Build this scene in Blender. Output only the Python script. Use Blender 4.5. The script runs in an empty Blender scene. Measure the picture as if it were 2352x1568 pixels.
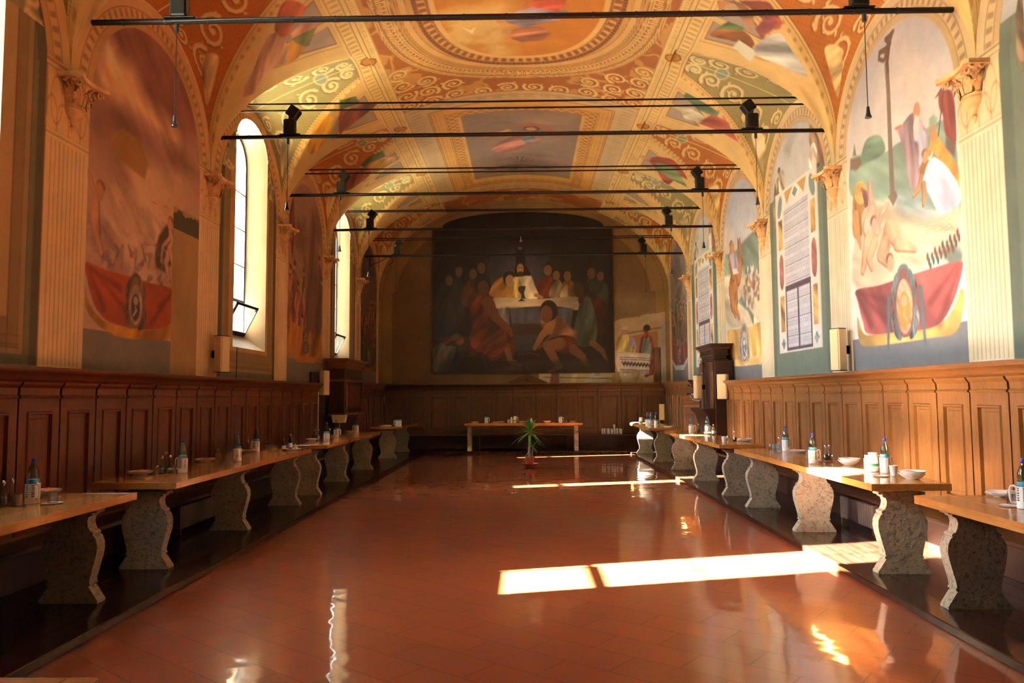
import bpy, math, random
import numpy as np
from mathutils import Matrix, Vector
PI = math.pi
C = bpy.context.scene.collection
rng = random.Random(7)
# ---------------------------------------------------------------- place constants (metres)
W = 4.35            # half width of the hall
ZS = 4.67           # springing of the vault
RISE = 2.83         # rise of the vault
ZA = 6.2            # top of the side lunette arches
YF, YB = -2.69, 22.7
PIERS = [-2.69, .58, 3.85, 7.12, 10.42, 13.6, 16.7, 19.9, 22.7]
ZT = .84            # table top
ZP = .055           # platform top
# ---------------------------------------------------------------- camera
CAM = Vector((.0405, 0, 1.6)); YAW, PITCH, ROLL, FPX = .0171, .0705, .0065, 1750.
cam_data = bpy.data.cameras.new('camera'); cam = bpy.data.objects.new('camera', cam_data); C.objects.link(cam)
cam_data.sensor_width = 36; cam_data.lens = 36*FPX/2352; cam_data.clip_end = 300
cam.matrix_world = Matrix.Translation(CAM) @ Matrix.Rotation(YAW,4,'Z') @ Matrix.Rotation(PI/2+PITCH,4,'X') @ Matrix.Rotation(-ROLL,4,'Z')
bpy.context.scene.camera = cam
def ray(u, v):
    """direction from the viewpoint through a spot measured on the photograph"""
    R = cam.matrix_world.to_3x3()
    return R @ Vector(((u-1176)/FPX, -(v-784)/FPX, -1))
def onx(u, v, X): r = ray(u,v); return CAM + r*((X-CAM.x)/r.x)
def ony(u, v, Y): r = ray(u,v); return CAM + r*((Y-CAM.y)/r.y)
def onz(u, v, Z): r = ray(u,v); return CAM + r*((Z-CAM.z)/r.z)
# ---------------------------------------------------------------- mesh helpers
class MB:
    def __init__(s): s.v = []; s.f = []
    def add(s, vs, fs):
        n = len(s.v); s.v += [tuple(x) for x in vs]; s.f += [tuple(i+n for i in f) for f in fs]; return s
    def box(s, x0, x1, y0, y1, z0, z1, M=None):
        vs = [(x,y,z) for z in (z0,z1) for y in (y0,y1) for x in (x0,x1)]
        if M: vs = [M @ Vector(p) for p in vs]
        return s.add(vs, [(0,2,3,1),(4,5,7,6),(0,1,5,4),(2,6,7,3),(0,4,6,2),(1,3,7,5)])
    def bbox(s, x0, x1, y0, y1, z0, z1, b=.004, M=None):
        """box with chamfered edges"""
        xs=(x0,x1); ys=(y0,y1); zs=(z0,z1); vs=[]; idx={}
        for i in (0,1):
            for j in (0,1):
                for k in (0,1):
                    c=(xs[i],ys[j],zs[k]); d=(b if i==0 else -b, b if j==0 else -b, b if k==0 else -b)
                    for a in range(3):
                        p=[c[n]+(0 if n==a else d[n]) for n in range(3)]
                        idx[(i,j,k,a)]=len(vs); vs.append(tuple(p))
        fs=[]
        g=lambda i,j,k,a: idx[(i,j,k,a)]
        for i in (0,1): fs.append([g(i,0,0,0),g(i,1,0,0),g(i,1,1,0),g(i,0,1,0)][::(1 if i else -1)])
        for j in (0,1): fs.append([g(0,j,0,1),g(0,j,1,1),g(1,j,1,1),g(1,j,0,1)][::(1 if j else -1)])
        for k in (0,1): fs.append([g(0,0,k,2),g(1,0,k,2),g(1,1,k,2),g(0,1,k,2)][::(1 if k else -1)])
        for i in (0,1):
            for j in (0,1):
                fs.append([g(i,j,0,0),g(i,j,1,0),g(i,j,1,1),g(i,j,0,1)][::(1 if i==j else -1)][::-1])
        for i in (0,1):
            for k in (0,1):
                fs.append([g(i,0,k,0),g(i,1,k,0),g(i,1,k,2),g(i,0,k,2)][::(1 if i==k else -1)])
        for j in (0,1):
            for k in (0,1):
                fs.append([g(0,j,k,1),g(1,j,k,1),g(1,j,k,2),g(0,j,k,2)][::(1 if j==k else -1)][::-1])
        for i in (0,1):
            for j in (0,1):
                for k in (0,1):
                    f=[g(i,j,k,0),g(i,j,k,1),g(i,j,k,2)]; fs.append(f if (i+j+k)%2 else f[::-1])
        if M: vs=[M @ Vector(p) for p in vs]
        return s.add(vs, fs)
    def tube(s, pts, r, n=8, cap=True, closed=False):
        """round tube along points; r a number or one radius per point"""
        pts=[Vector(p) for p in pts]; m=len(pts); rs=r if isinstance(r,(list,tuple)) else [r]*m
        vs=[]; up=Vector((0,0,1)); prev=None
        for i,p in enumerate(pts):
            if closed: t=pts[(i+1)%m]-pts[i-1]
            else: t=pts[min(i+1,m-1)]-pts[max(i-1,0)]
            t.normalize()
            if prev is None:
                a=up if abs(t.z)<.9 else Vector((1,0,0)); x=t.cross(a).normalized()
            else: x=(prev-t*prev.dot(t)).normalized()
            prev=x; y=t.cross(x)
            for k in range(n):
                a=2*PI*k/n; vs.append(p+(x*math.cos(a)+y*math.sin(a))*rs[i])
        fs=[]
        for i in range(m if closed else m-1):
            for k in range(n):
                a=i*n+k; b=i*n+(k+1)%n; c=((i+1)%m)*n+(k+1)%n; d=((i+1)%m)*n+k; fs.append((a,b,c,d))
        if cap and not closed: fs+= [tuple(range(n))[::-1], tuple((m-1)*n+k for k in range(n))]
        return s.add(vs,fs)
    def lathe(s, prof, n=20, c=(0,0,0), M=None, ang=2*PI):
        """revolve (radius, z) pairs about z"""
        vs=[]; m=len(prof)
        for r,z in prof:
            for k in range(n):
                a=ang*k/n; vs.append(Vector((c[0]+r*math.cos(a), c[1]+r*math.sin(a), c[2]+z)))
        fs=[]
        for i in range(m-1):
            for k in range(n): fs.append((i*n+k, i*n+(k+1)%n, (i+1)*n+(k+1)%n, (i+1)*n+k))
        fs.append(tuple(range(n))[::-1]); fs.append(tuple((m-1)*n+k for k in range(n)))
        if M: vs=[M @ p for p in vs]
        return s.add(vs,fs)
    def prism(s, poly, fn, a, b):
        """extrude a 2-D outline: fn(p, q, w) gives the 3-D point; w runs a..b"""
        n=len(poly); vs=[fn(p,q,a) for p,q in poly]+[fn(p,q,b) for p,q in poly]
        fs=[(i,(i+1)%n,n+(i+1)%n,n+i) for i in range(n)]+[tuple(range(n))[::-1],tuple(range(n,2*n))]
        return s.add(vs,fs)
    def build(s, name, m, parent=None, smooth=35, loc=None):
        me=bpy.data.meshes.new(name); me.from_pydata(s.v,[],s.f); me.update()
        bm=__import__('bmesh').new(); bm.from_mesh(me); __import__('bmesh').ops.recalc_face_normals(bm,faces=bm.faces); bm.to_mesh(me); bm.free()
        if smooth:
            me.shade_smooth(); me.set_sharp_from_angle(angle=math.radians(smooth))
        me.materials.append(m)
        o=bpy.data.objects.new(name,me); C.objects.link(o)
        if parent: o.parent=parent
        if loc: o.location=loc
        return o
def grid_mesh(name, co, nu, nv, m, keep=None, color=None, flip=False):
    """structured quad sheet; co is (nv*nu,3); keep masks the quads; color is (nv*nu,3) linear"""
    i=np.arange(nv-1)[:,None]*nu+np.arange(nu-1)[None,:]
    q=np.stack([i,i+1,i+nu+1,i+nu],-1).reshape(-1,4)
    if flip: q=q[:,::-1]
    if keep is not None:
        q=q[keep.reshape(-1)]
        used=np.zeros(len(co),bool); used[q.ravel()]=True; mp=np.cumsum(used)-1
        q=mp[q]; co=co[used]; color=color[used] if color is not None else None
    me=bpy.data.meshes.new(name); n=len(q)
    me.vertices.add(len(co)); me.vertices.foreach_set('co',np.ascontiguousarray(co,dtype=np.float32).ravel())
    me.loops.add(n*4); me.loops.foreach_set('vertex_index',np.ascontiguousarray(q,dtype=np.int32).ravel())
    me.polygons.add(n); me.polygons.foreach_set('loop_start',np.arange(n,dtype=np.int32)*4)
    me.update(calc_edges=True); me.validate()
    if color is not None:
        at=me.color_attributes.new('paint','FLOAT_COLOR','POINT')
        at.data.foreach_set('color',np.concatenate([color,np.ones((len(color),1))],1).astype(np.float32).ravel())
    me.shade_smooth(); me.set_sharp_from_angle(angle=math.radians(40))
    me.materials.append(m); o=bpy.data.objects.new(name,me); C.objects.link(o); return o
def tag(o, label=None, cat=None, group=None, kind=None):
    for k,v in (('label',label),('category',cat),('group',group),('kind',kind)):
        if v: o[k]=v
    return o
def thing(name, label, cat, loc=(0,0,0), rotz=0, group=None):
    o=bpy.data.objects.new(name,None); C.objects.link(o); o.location=loc; o.rotation_euler=(0,0,rotz); o.empty_display_size=.1
    return tag(o,label,cat,group)
def dup(root, loc, rotz=0, label=None, group=None):
    r=root.copy(); C.objects.link(r); r.location=loc; r.rotation_euler=(0,0,rotz)
    if label: r['label']=label
    if group: r['group']=group
    def kids(a,b):
        for ch in list(a.children):
            c=ch.copy(); C.objects.link(c); c.parent=b; kids(ch,c)
    kids(root,r); return r
# ---------------------------------------------------------------- materials
def lin(c):
    if isinstance(c,str): c=[int(c[i:i+2],16) for i in (0,2,4)]
    return tuple((x/255/12.92 if x/255<=.04045 else ((x/255+.055)/1.055)**2.4) for x in c)
class NT:
    def __init__(s, name):
        s.m=bpy.data.materials.new(name); s.m.use_nodes=True; s.t=s.m.node_tree; s.n=s.t.nodes; s.b=s.n['Principled BSDF']
    def node(s, ty, **kw):
        n=s.n.new(ty)
        for k,v in kw.items():
            if hasattr(n,k): setattr(n,k,v)
            else: n.inputs[k].default_value=v
        return n
    def link(s,a,b): s.t.links.new(a,b)
    def coords(s, kind='Object', scale=(1,1,1), rot=(0,0,0)):
        t=s.node('ShaderNodeTexCoord'); mp=s.node('ShaderNodeMapping'); mp.inputs['Scale'].default_value=scale; mp.inputs['Rotation'].default_value=rot
        s.link(t.outputs[kind],mp.inputs['Vector']); return mp.outputs['Vector']
    def noise(s, vec, scale, detail=4, rough=.55, dist=0):
        n=s.node('ShaderNodeTexNoise'); n.inputs['Scale'].default_value=scale; n.inputs['Detail'].default_value=detail; n.inputs['Roughness'].default_value=rough; n.inputs['Distortion'].default_value=dist
        s.link(vec,n.inputs['Vector']); return n.outputs['Fac']
    def ramp(s, fac, stops):
        r=s.node('ShaderNodeValToRGB'); e=r.color_ramp.elements
        while len(e)<len(stops): e.new(.5)
        for x,(p,c) in zip(e,stops): x.position=p; x.color=(*c,1)
        s.link(fac,r.inputs['Fac']); return r.outputs['Color']
    def mix(s, fac, a, b, mode='MIX'):
        n=s.node('ShaderNodeMix'); n.data_type='RGBA'; n.blend_type=mode
        for i,x in ((0,fac),(6,a),(7,b)):
            if isinstance(x,(int,float)): n.inputs[i].default_value=x
            elif isinstance(x,tuple): n.inputs[i].default_value=(*x,1)
            else: s.link(x,n.inputs[i])
        return n.outputs[2]
    def bump(s, h, strength=.3, dist=.01):
        n=s.node('ShaderNodeBump'); n.inputs['Strength'].default_value=strength; n.inputs['Distance'].default_value=dist
        s.link(h,n.inputs['Height']); s.link(n.outputs['Normal'],s.b.inputs['Normal']); return n
    def set(s, **kw):
        for k,v in kw.items():
            k={'base':'Base Color','rough':'Roughness','metal':'Metallic','coat':'Coat Weight','trans':'Transmission Weight','ior':'IOR','coatr':'Coat Roughness','spec':'Specular IOR Level'}[k]
            if isinstance(v,(int,float)): s.b.inputs[k].default_value=v
            elif isinstance(v,tuple): s.b.inputs[k].default_value=(*v,1)
            else: s.link(v,s.b.inputs[k])
        return s
def sc(c,k): return tuple(min(x*k,1) for x in c)
def plain(name, col, rough=.5, metal=0., var=.12, nscale=6., coat=0., bump=0., bscale=40., kind='Object'):
    t=NT(name); c=lin(col); v=t.coords(kind); f=t.noise(v,nscale,2)
    t.set(base=t.ramp(f,[(.3,sc(c,1-var)),(.7,sc(c,1+var))]),rough=rough,metal=metal,coat=coat)
    if bump: t.bump(t.noise(v,bscale,3,.6),bump,.01)
    return t.m
def wood(name, dark, light, scale=(1,1,1), rough=.35, gr=3., coat=0., bump=.08, patch=.35):
    """scale stretches the grain: small along the grain, large across"""
    t=NT(name); v=t.coords('Object',scale); a=t.noise(v,gr,3,.6,.6); w=t.noise(v,gr*5,2,.6)
    p=t.noise(t.coords('Object'),1.3,2)
    d,l=lin(dark),lin(light)
    c=t.ramp(a,[(.25,d),(.5,tuple((x+y)/2 for x,y in zip(d,l))),(.75,l)])
    c=t.mix(.35,c,t.ramp(w,[(.35,sc(d,.6)),(.65,sc(l,1.1))]),'MULTIPLY') if False else t.mix(.3,c,t.ramp(w,[(.35,d),(.65,l)]))
    c=t.mix(patch,c,t.ramp(p,[(.3,sc(d,.9)),(.7,l)]))
    t.set(base=c,rough=rough,coat=coat,coatr=.12)
    if coat: t.bump(w,bump,.004)
    return t.m
# ---------------------------------------------------------------- fresco painter: colours laid on wall coordinates
NR=np.random.RandomState(11)
_tab=NR.rand(256,256)
def vnoise(x,y):
    xi=np.floor(x).astype(int); yi=np.floor(y).astype(int); fx=x-xi; fy=y-yi
    fx=fx*fx*(3-2*fx); fy=fy*fy*(3-2*fy)
    a=_tab[xi&255,yi&255]; b=_tab[(xi+1)&255,yi&255]; c=_tab[xi&255,(yi+1)&255]; d=_tab[(xi+1)&255,(yi+1)&255]
    return (a*(1-fx)+b*fx)*(1-fy)+(c*(1-fx)+d*fx)*fy
def fbm(x,y,o=4):
    s=0; w=.5; t=0
    for k in range(o): s=s+w*vnoise(x*2**k+17*k,y*2**k+31*k); t+=w; w*=.55
    return s/t
def hx(c):
    if isinstance(c,str): return np.array([int(c[i:i+2],16)/255 for i in (0,2,4)])
    return np.array(c,float)/255
class Canvas:
    def __init__(s,a,b,base):
        s.a=np.asarray(a,float); s.b=np.asarray(b,float); s.c=np.zeros((len(b),len(a),3)); s.c[:]=hx(base)
        s.A,s.B=np.meshgrid(s.a,s.b); s.clip=None; s.map=lambda p:p
    def sub(s,x0,x1,y0,y1):
        i0,i1=np.searchsorted(s.a,[x0,x1]); j0,j1=np.searchsorted(s.b,[y0,y1]); return slice(j0,j1),slice(i0,i1)
    def put(s,sl,m,col,fold=None,alpha=1.):
        if s.clip is not None: m=m*s.clip[sl]
        m=(m*alpha)[...,None]; k=hx(col)
        if fold:
            amp,ang,f=fold; A,B=s.A[sl],s.B[sl]; ca,sa=math.cos(ang),math.sin(ang)
            n=fbm((A*ca+B*sa)*f*.22+3.1,(-A*sa+B*ca)*f+1.7,3)-.5
            k=np.clip(k*(1+amp*3*n[...,None]),0,1)
        s.c[sl]=s.c[sl]*(1-m)+k*m
    def poly(s,pts,col,soft=.015,fold=None,alpha=1.,raw=False):
        if fold and not raw and len(pts)>=6 and len(pts)<30: pts=smooth(pts,4)
        P=np.array([p if raw else s.map(p) for p in pts],float); e=soft
        sl=s.sub(P[:,0].min()-e,P[:,0].max()+e,P[:,1].min()-e,P[:,1].max()+e); A,B=s.A[sl],s.B[sl]
        if A.size==0: return
        ins=np.zeros(A.shape,bool); d=np.full(A.shape,1e9)
        for i in range(len(P)):
            (x0,y0),(x1,y1)=P[i-1],P[i]
            if y0!=y1: ins^=((y0>B)!=(y1>B))&(A<(x1-x0)*(B-y0)/(y1-y0)+x0)
            L=(x1-x0)**2+(y1-y0)**2+1e-12; t=np.clip(((A-x0)*(x1-x0)+(B-y0)*(y1-y0))/L,0,1)
            d=np.minimum(d,np.hypot(A-x0-t*(x1-x0),B-y0-t*(y1-y0)))
        s.put(sl,np.clip(.5+np.where(ins,d,-d)/e,0,1),col,fold,alpha)
    def ell(s,c,rx,ry,col,rot=0,soft=.015,fold=None,alpha=1.,raw=False,ring=0):
        cx,cy=c if raw else s.map(c); R=max(rx,ry)+soft
        sl=s.sub(cx-R,cx+R,cy-R,cy+R); A,B=s.A[sl]-cx,s.B[sl]-cy
        if A.size==0: return
        ca,sa=math.cos(rot),math.sin(rot); x=(A*ca+B*sa)/rx; y=(-A*sa+B*ca)/ry
        d=(1-np.hypot(x,y))*min(rx,ry)
        if ring: d=ring/2-np.abs(d)
        s.put(sl,np.clip(.5+d/soft,0,1),col,fold,alpha)
    def line(s,pts,w,col,soft=.01,alpha=1.,raw=False,closed=False,fold=None):
        P=np.array([p if raw else s.map(p) for p in pts],float)
        ws=w if isinstance(w,(list,tuple)) else [w]*len(P); e=max(ws)+soft
        sl=s.sub(P[:,0].min()-e,P[:,0].max()+e,P[:,1].min()-e,P[:,1].max()+e); A,B=s.A[sl],s.B[sl]
        if A.size==0: return
        d=np.full(A.shape,-1e9)
        for i in range(0 if closed else 1,len(P)):
            (x0,y0),(x1,y1)=P[i-1],P[i]; L=(x1-x0)**2+(y1-y0)**2+1e-12; t=np.clip(((A-x0)*(x1-x0)+(B-y0)*(y1-y0))/L,0,1)
            d=np.maximum(d,(ws[i-1]*(1-t)+ws[i]*t)/2-np.hypot(A-x0-t*(x1-x0),B-y0-t*(y1-y0)))
        s.put(sl,np.clip(.5+d/soft,0,1),col,fold,alpha)
    def mottle(s,amp=.1,f=2.5,sl=None):
        sl=sl or (slice(None),slice(None)); n=fbm(s.A[sl]*f,s.B[sl]*f,5)-.5
        s.c[sl]=np.clip(s.c[sl]*(1+2*amp*n[...,None]),0,1)
    def cloud(s,box,col,f,lo,hi,alpha=1.,stretch=1.,seed=0,ang=0):
        """soft noise-shaped patches of a colour inside a box"""
        sl=s.sub(*box); A,B=s.A[sl],s.B[sl]
        if A.size==0: return
        ca,sa=math.cos(ang),math.sin(ang); x=A*ca+B*sa; y=-A*sa+B*ca
        n=fbm(x*f/stretch+seed,y*f+seed*1.7,5)
        x0,x1,y0,y1=box; fe=.3*min(x1-x0,y1-y0); win=np.clip(np.minimum(np.minimum(A-x0,x1-A),np.minimum(B-y0,y1-B))/fe,0,1)
        s.put(sl,np.clip((n-lo)/(hi-lo),0,1)*win,col,None,alpha)
    def linear(s):
        c=np.clip(s.c,0,1); return np.where(c<=.04045,c/12.92,((c+.055)/1.055)**2.4)
def smooth(pts,n=6,closed=True):
    """Catmull-Rom through control points"""
    P=[Vector((*p,0)) for p in pts]; m=len(P); out=[]
    for i in range(m if closed else m-1):
        g=(lambda k:P[k%m]) if closed else (lambda k:P[min(max(k,0),m-1)])
        p0,p1,p2,p3=g(i-1),g(i),g(i+1),g(i+2)
        for j in range(n):
            t=j/n; q=.5*((2*p1)+(p2-p0)*t+(2*p0-5*p1+4*p2-p3)*t*t+(3*p1-p0-3*p2+p3)*t**3); out.append((q.x,q.y))
    if not closed: out.append((P[-1].x,P[-1].y))
    return out
# ---------------------------------------------------------------- shapes of walls and vault
def arch_z(Y):
    """top of a side wall under the lunette arches"""
    Y=np.asarray(Y,float); z=np.full(Y.shape,ZS)
    for a,b in zip(PIERS[:-1],PIERS[1:]):
        h=(b-a)/2; t=(Y-(a+b)/2)/h; k=np.abs(t)<1
        z=np.where(k,ZS+(ZA-ZS)*np.sqrt(np.clip(1-t*t,0,1)),z)
    return z
def barrel_z(X): return ZS+RISE*np.sqrt(np.clip(1-(np.abs(X)/W)**2,0,1))
def vault_z(X,Y):
    aX=np.abs(X); zb=barrel_z(aX); zl=arch_z(Y)+.85*(np.clip(W-aX,0,1.9)/1.9)**.8
    return np.where(aX<2.45,zb,np.maximum(zb,zl))
def steps(y0,y1,f,hi=.2):
    out=[y0]
    while out[-1]<y1: out.append(min(out[-1]+min(f(out[-1]),hi),y1))
    return np.array(out)
WINS=[(5.47,0),(12.05,1),(18.2,2)]   # window centres along the left wall
WIN_H=.71; WIN_B=2.36; WIN_T=5.55              # half width of the opening, its foot, springing of its round head
def snap(a,vals):
    for v in vals: a[np.argmin(abs(a-v))]=v
    return a
def ywall(hi): return steps(YF,YB,lambda y: .15 if y<4 else max(.0125,y*y*1.35/(FPX*W)),.15)
HOLES=[(c-WIN_H,c+WIN_H) for c,_ in WINS]
LW=Canvas(snap(ywall(0),[x for h in HOLES for x in h]),np.arange(1.6,6.6,.0115),'d6be96'); LW.map=lambda p:(lambda q:(q.y,q.z))(onx(p[0],p[1],-W))
RW=Canvas(ywall(0),np.arange(1.6,6.6,.0115),'d6be96'); RW.map=lambda p:(lambda q:(q.y,q.z))(onx(p[0],p[1],W))
BW=Canvas(np.linspace(-W,W,528),np.arange(1.6,7.66,.0165),'a98d5c'); BW.map=lambda p:(lambda q:(q.x,q.z))(ony(p[0],p[1],YB))
# vault: s = length along the barrel from the right springing
_th=np.linspace(0,PI,2001); _L=np.concatenate([[0],np.cumsum(np.hypot(np.diff(W*np.cos(_th)),np.diff(RISE*np.sin(_th))))]); VL=_L[-1]
VS=np.linspace(0,VL,600)
VY=steps(YF,YB,lambda y: .2 if y<5.5 else max(.015,y*y*1.6/(FPX*5.6)),.2)
_off=np.array([-.1,-.05,-.025,-.01,-.003,0,.003,.01,.025,.05,.1])
VY=np.unique(np.concatenate([VY,[y for q in PIERS for y in q+_off if YF<=y<=YB]]))
V=Canvas(VS,VY,'dcb987')
VX=W*np.cos(np.interp(VS,_L,_th))
def onv(p):
    """where a line of sight meets the vault: (s, Y)"""
    r=ray(*p); t=3.
    t0=None
    for k in range(1400):
        q=CAM+r*t; z=float(vault_z(np.array(q.x),np.array(q.y))) if abs(q.x)<W else ZS-1
        if q.z>z or abs(q.x)>=W: break
        t+=.02
    x=max(-W,min(W,q.x)); return float(np.interp(math.acos(x/W),_th,_L)), q.y
V.map=onv
# ---------------------------------------------------------------- painted ornament
CREAM='e2c898'; CREAM2='d3b27c'; UMBER='7c5630'; OCHRE='c08a45'; ORANGE='b8702c'; SAGE='8d8f66'; GREEN='69765f'; VIOLET='a79a9c'; DADO='77746f'
def zr(ox,oy): return lambda pts:[(ox+x*.34438,oy+y*.34438) for x,y in pts]
Z1,Z2,Z3,Z4,Z5,Z6=zr(0,0),zr(780,0),zr(1552,0),zr(0,500),zr(780,440),zr(1552,500)
def warm(c,k=(1.0,1.1,1.38),g=1.0):
    """pigment behind a colour seen in warm light"""
    return tuple(255*min(1,v*q*g) for v,q in zip(hx(c),k))
def spiral(cv,c,r,turns,w,col,hand=1,a0=0,leaf=True):
    """an acanthus scroll with its cast line, tapering to the eye"""
    n=int(turns*14); pts=[]
    for i in range(n+1):
        t=i/n; a=a0+hand*turns*2*PI*t; q=r*(1-t)**.8+.012; pts.append((c[0]+q*math.cos(a),c[1]+q*math.sin(a)))
    ws=[w*(1.35-.8*i/n) for i in range(n+1)]; sh=[(x+.022,y+.016) for x,y in pts]
    cv.line(sh,ws,'6e4018',soft=.03,raw=True,alpha=.55)
    if leaf:
        for i in range(0,n-3,3):
            p=pts[i]; a=math.atan2(p[1]-c[1],p[0]-c[0])+.5*hand*(1 if i%2 else 1.9); l=r*.42*(1-i/n*.65)*(1.15 if i%2 else .8)
            L=[p,(p[0]+l*.55*math.cos(a)-l*.24*math.sin(a),p[1]+l*.55*math.sin(a)+l*.24*math.cos(a)),(p[0]+l*math.cos(a),p[1]+l*math.sin(a)),(p[0]+l*1.25*math.cos(a+.45*hand),p[1]+l*1.25*math.sin(a+.45*hand)),(p[0]+l*.6*math.cos(a+.5*hand),p[1]+l*.6*math.sin(a+.5*hand))]
            cv.poly([(x+.018,y+.014) for x,y in L],'6e4018',.03,raw=True,alpha=.4); cv.poly(L,col,.02,(.2,a,16),raw=True)
    cv.line(pts,ws,col,soft=.02,raw=True); cv.ell(pts[-1],w*.9,w*.9,col,raw=True)
def vines(cv,m,col,f,w=.035,seed=0):
    """curling stems over a masked field"""
    A,B=cv.A,cv.B; n=fbm(A*f+seed,B*f+seed*2,3); n2=fbm(A*f*2.3+9+seed,B*f*2.3,2)
    k=np.clip(1.2-np.abs(n-.5)/w,0,1); k2=np.clip((n2-.63)/.05,0,1)*.8
    cv.c[:]=cv.c*(1-(np.maximum(k,k2)*m)[...,None])+hx(col)*(np.maximum(k,k2)*m)[...,None]
def lay(cv,m,col):
    m=np.clip(m,0,1)[...,None]; cv.c[:]=cv.c*(1-m)+hx(col)*m
def band(d,a,b,e=.012): return np.clip((d-a)/e+.5,0,1)*np.clip((b-d)/e+.5,0,1)
# ---------------------------------------------------------------- both long walls
def bay_of(Y):
    i=np.clip(np.searchsorted(PIERS,Y,side='right')-1,0,len(PIERS)-2); P=np.array(PIERS); return i,P[i],P[i+1]
def long_wall(cv,win):
    A,B=cv.A,cv.B; i,pa,pb=bay_of(A); c=(pa+pb)/2; h=(pb-pa)/2
    t=(A-c)/h; v=np.clip((B-ZS)/(ZA-ZS),0,1); rad=np.hypot(t,v)
    d=np.where(B>ZS,(1-rad)*1.55,(1-np.abs(t))*h)       # distance in from the pier line / arch
    ang=np.arctan2(v*(ZA-ZS),t*h)
    cv.c[:]=hx(CREAM2)
    # ground of each bay
    even=(i%2==0)
    inner=np.clip((d-.33)/.015+.5,0,1)
    lay(cv,inner*even,'6f7259'); lay(cv,inner*even*band(d,.3,.47,.02),'52513f'); lay(cv,inner*(~even),'b9a58c')
    # arch mouldings
    am=(B>ZS-.05)
    lay(cv,am*band(d,-1,.34),CREAM2); lay(cv,am*band(d,.13,.24),'cfae77')
    egg=np.clip(np.cos(ang*h*42)*2,0,1)*band(d,.14,.23,.02)*am; lay(cv,egg*.55,UMBER)
    lay(cv,am*band(d,.118,.13)*.7,UMBER); lay(cv,am*band(d,.245,.26)*.6,UMBER); lay(cv,am*band(d,.26,.34)*.5,'b08c58')
    # fluted pilasters at the piers
    pil=(B<4.2)*np.clip((.355-d)/.012+.5,0,1)
    lay(cv,pil,'dcc59a')
    q=np.abs(d)
    near=np.minimum(np.abs(A-pa),np.abs(A-pb)); sgn=np.where(np.abs(A-pa)<np.abs(A-pb),A-pa,A-pb)
    fl=np.clip((np.cos((sgn)*2*PI/.066)-.35)*1.6,0,1)*(np.abs(sgn)<.3)*(B<4.02)*(B>1.9); lay(cv,fl*pil*.5,'8d6c44')
    fl2=np.clip((np.cos((sgn+.014)*2*PI/.066)-.5)*2,0,1)*(np.abs(sgn)<.3)*(B<4.02); lay(cv,fl2*pil*.3,'f0e2c0')
    for z0 in (4.06,4.1): lay(cv,band(B,z0,z0+.012,.01)*(near<.355)*.6,UMBER)
    # painted leaves of the capital round the carved corbel
    cap=(B>4.1)*(B<4.78)*(near<.37); lay(cv,cap*np.clip((ZS+.12-B)/.02,0,1)*.8,'d6b884')
    for k in (-1,1):
        for x0,zz,r in ((.1,4.16,.1),(.27,4.2,.09),(.2,4.4,.09)):
            e=np.hypot((sgn-k*x0)/r,(B-zz)/.24); lay(cv,cap*band(e,.9,1.0,.09)*.5,'8d6638')
    lay(cv,cap*band(B,4.74,4.76,.01)*.7,UMBER); lay(cv,cap*band(B,4.69,4.7,.01)*.5,UMBER)
    lay(cv,(near<.365)*(near>.345)*(B<4.7)*.5,UMBER)
    # stone-coloured frames in the window bays
    fr=even*(B<5.3)*inner
    x=np.abs(A-c)
    lay(cv,fr*np.clip((1.08-x)/.012+.5,0,1)*(B>1.98),'9a8864'); lay(cv,fr*np.clip((1.0-x)/.012+.5,0,1)*(B>2.03),'8c7850')
    lay(cv,fr*np.clip((.86-x)/.012+.5,0,1)*(B>2.3),'b79c6c')
    for zz in (2.03,2.06,2.14): lay(cv,fr*band(B,zz,zz+.01,.008)*(x<1.05)*.6,'5d4a2c')
    for xx in (.87,1.0,1.08): lay(cv,fr*band(x,xx,xx+.012,.01)*(B>2.0)*.6,'5d4a2c')
    lay(cv,even*inner*(B>5.0)*np.clip((d-.38)/.02,0,1)*.8,'8f8a68')
    top=even*(B>5.0)*(d>.36); vines(cv,top*1.,CREAM,2.6,.05,3)
    for b in range(len(PIERS)-1):                        # grey dado under the painted bays
        if b%2: 
            pa_,pb_=PIERS[b],PIERS[b+1]; lay(cv,((A>pa_+.35)&(A<pb_-.35)&(B<2.32))*1.,DADO)
    return dict(d=d,i=i,c=c)
IL=long_wall(LW,True); IR=long_wall(RW,False)
def folds(cv,pts,col,**k): cv.poly(pts,col,fold=(k.get('amp',.5),k.get('ang',.6),k.get('f',6)),soft=.02)
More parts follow.
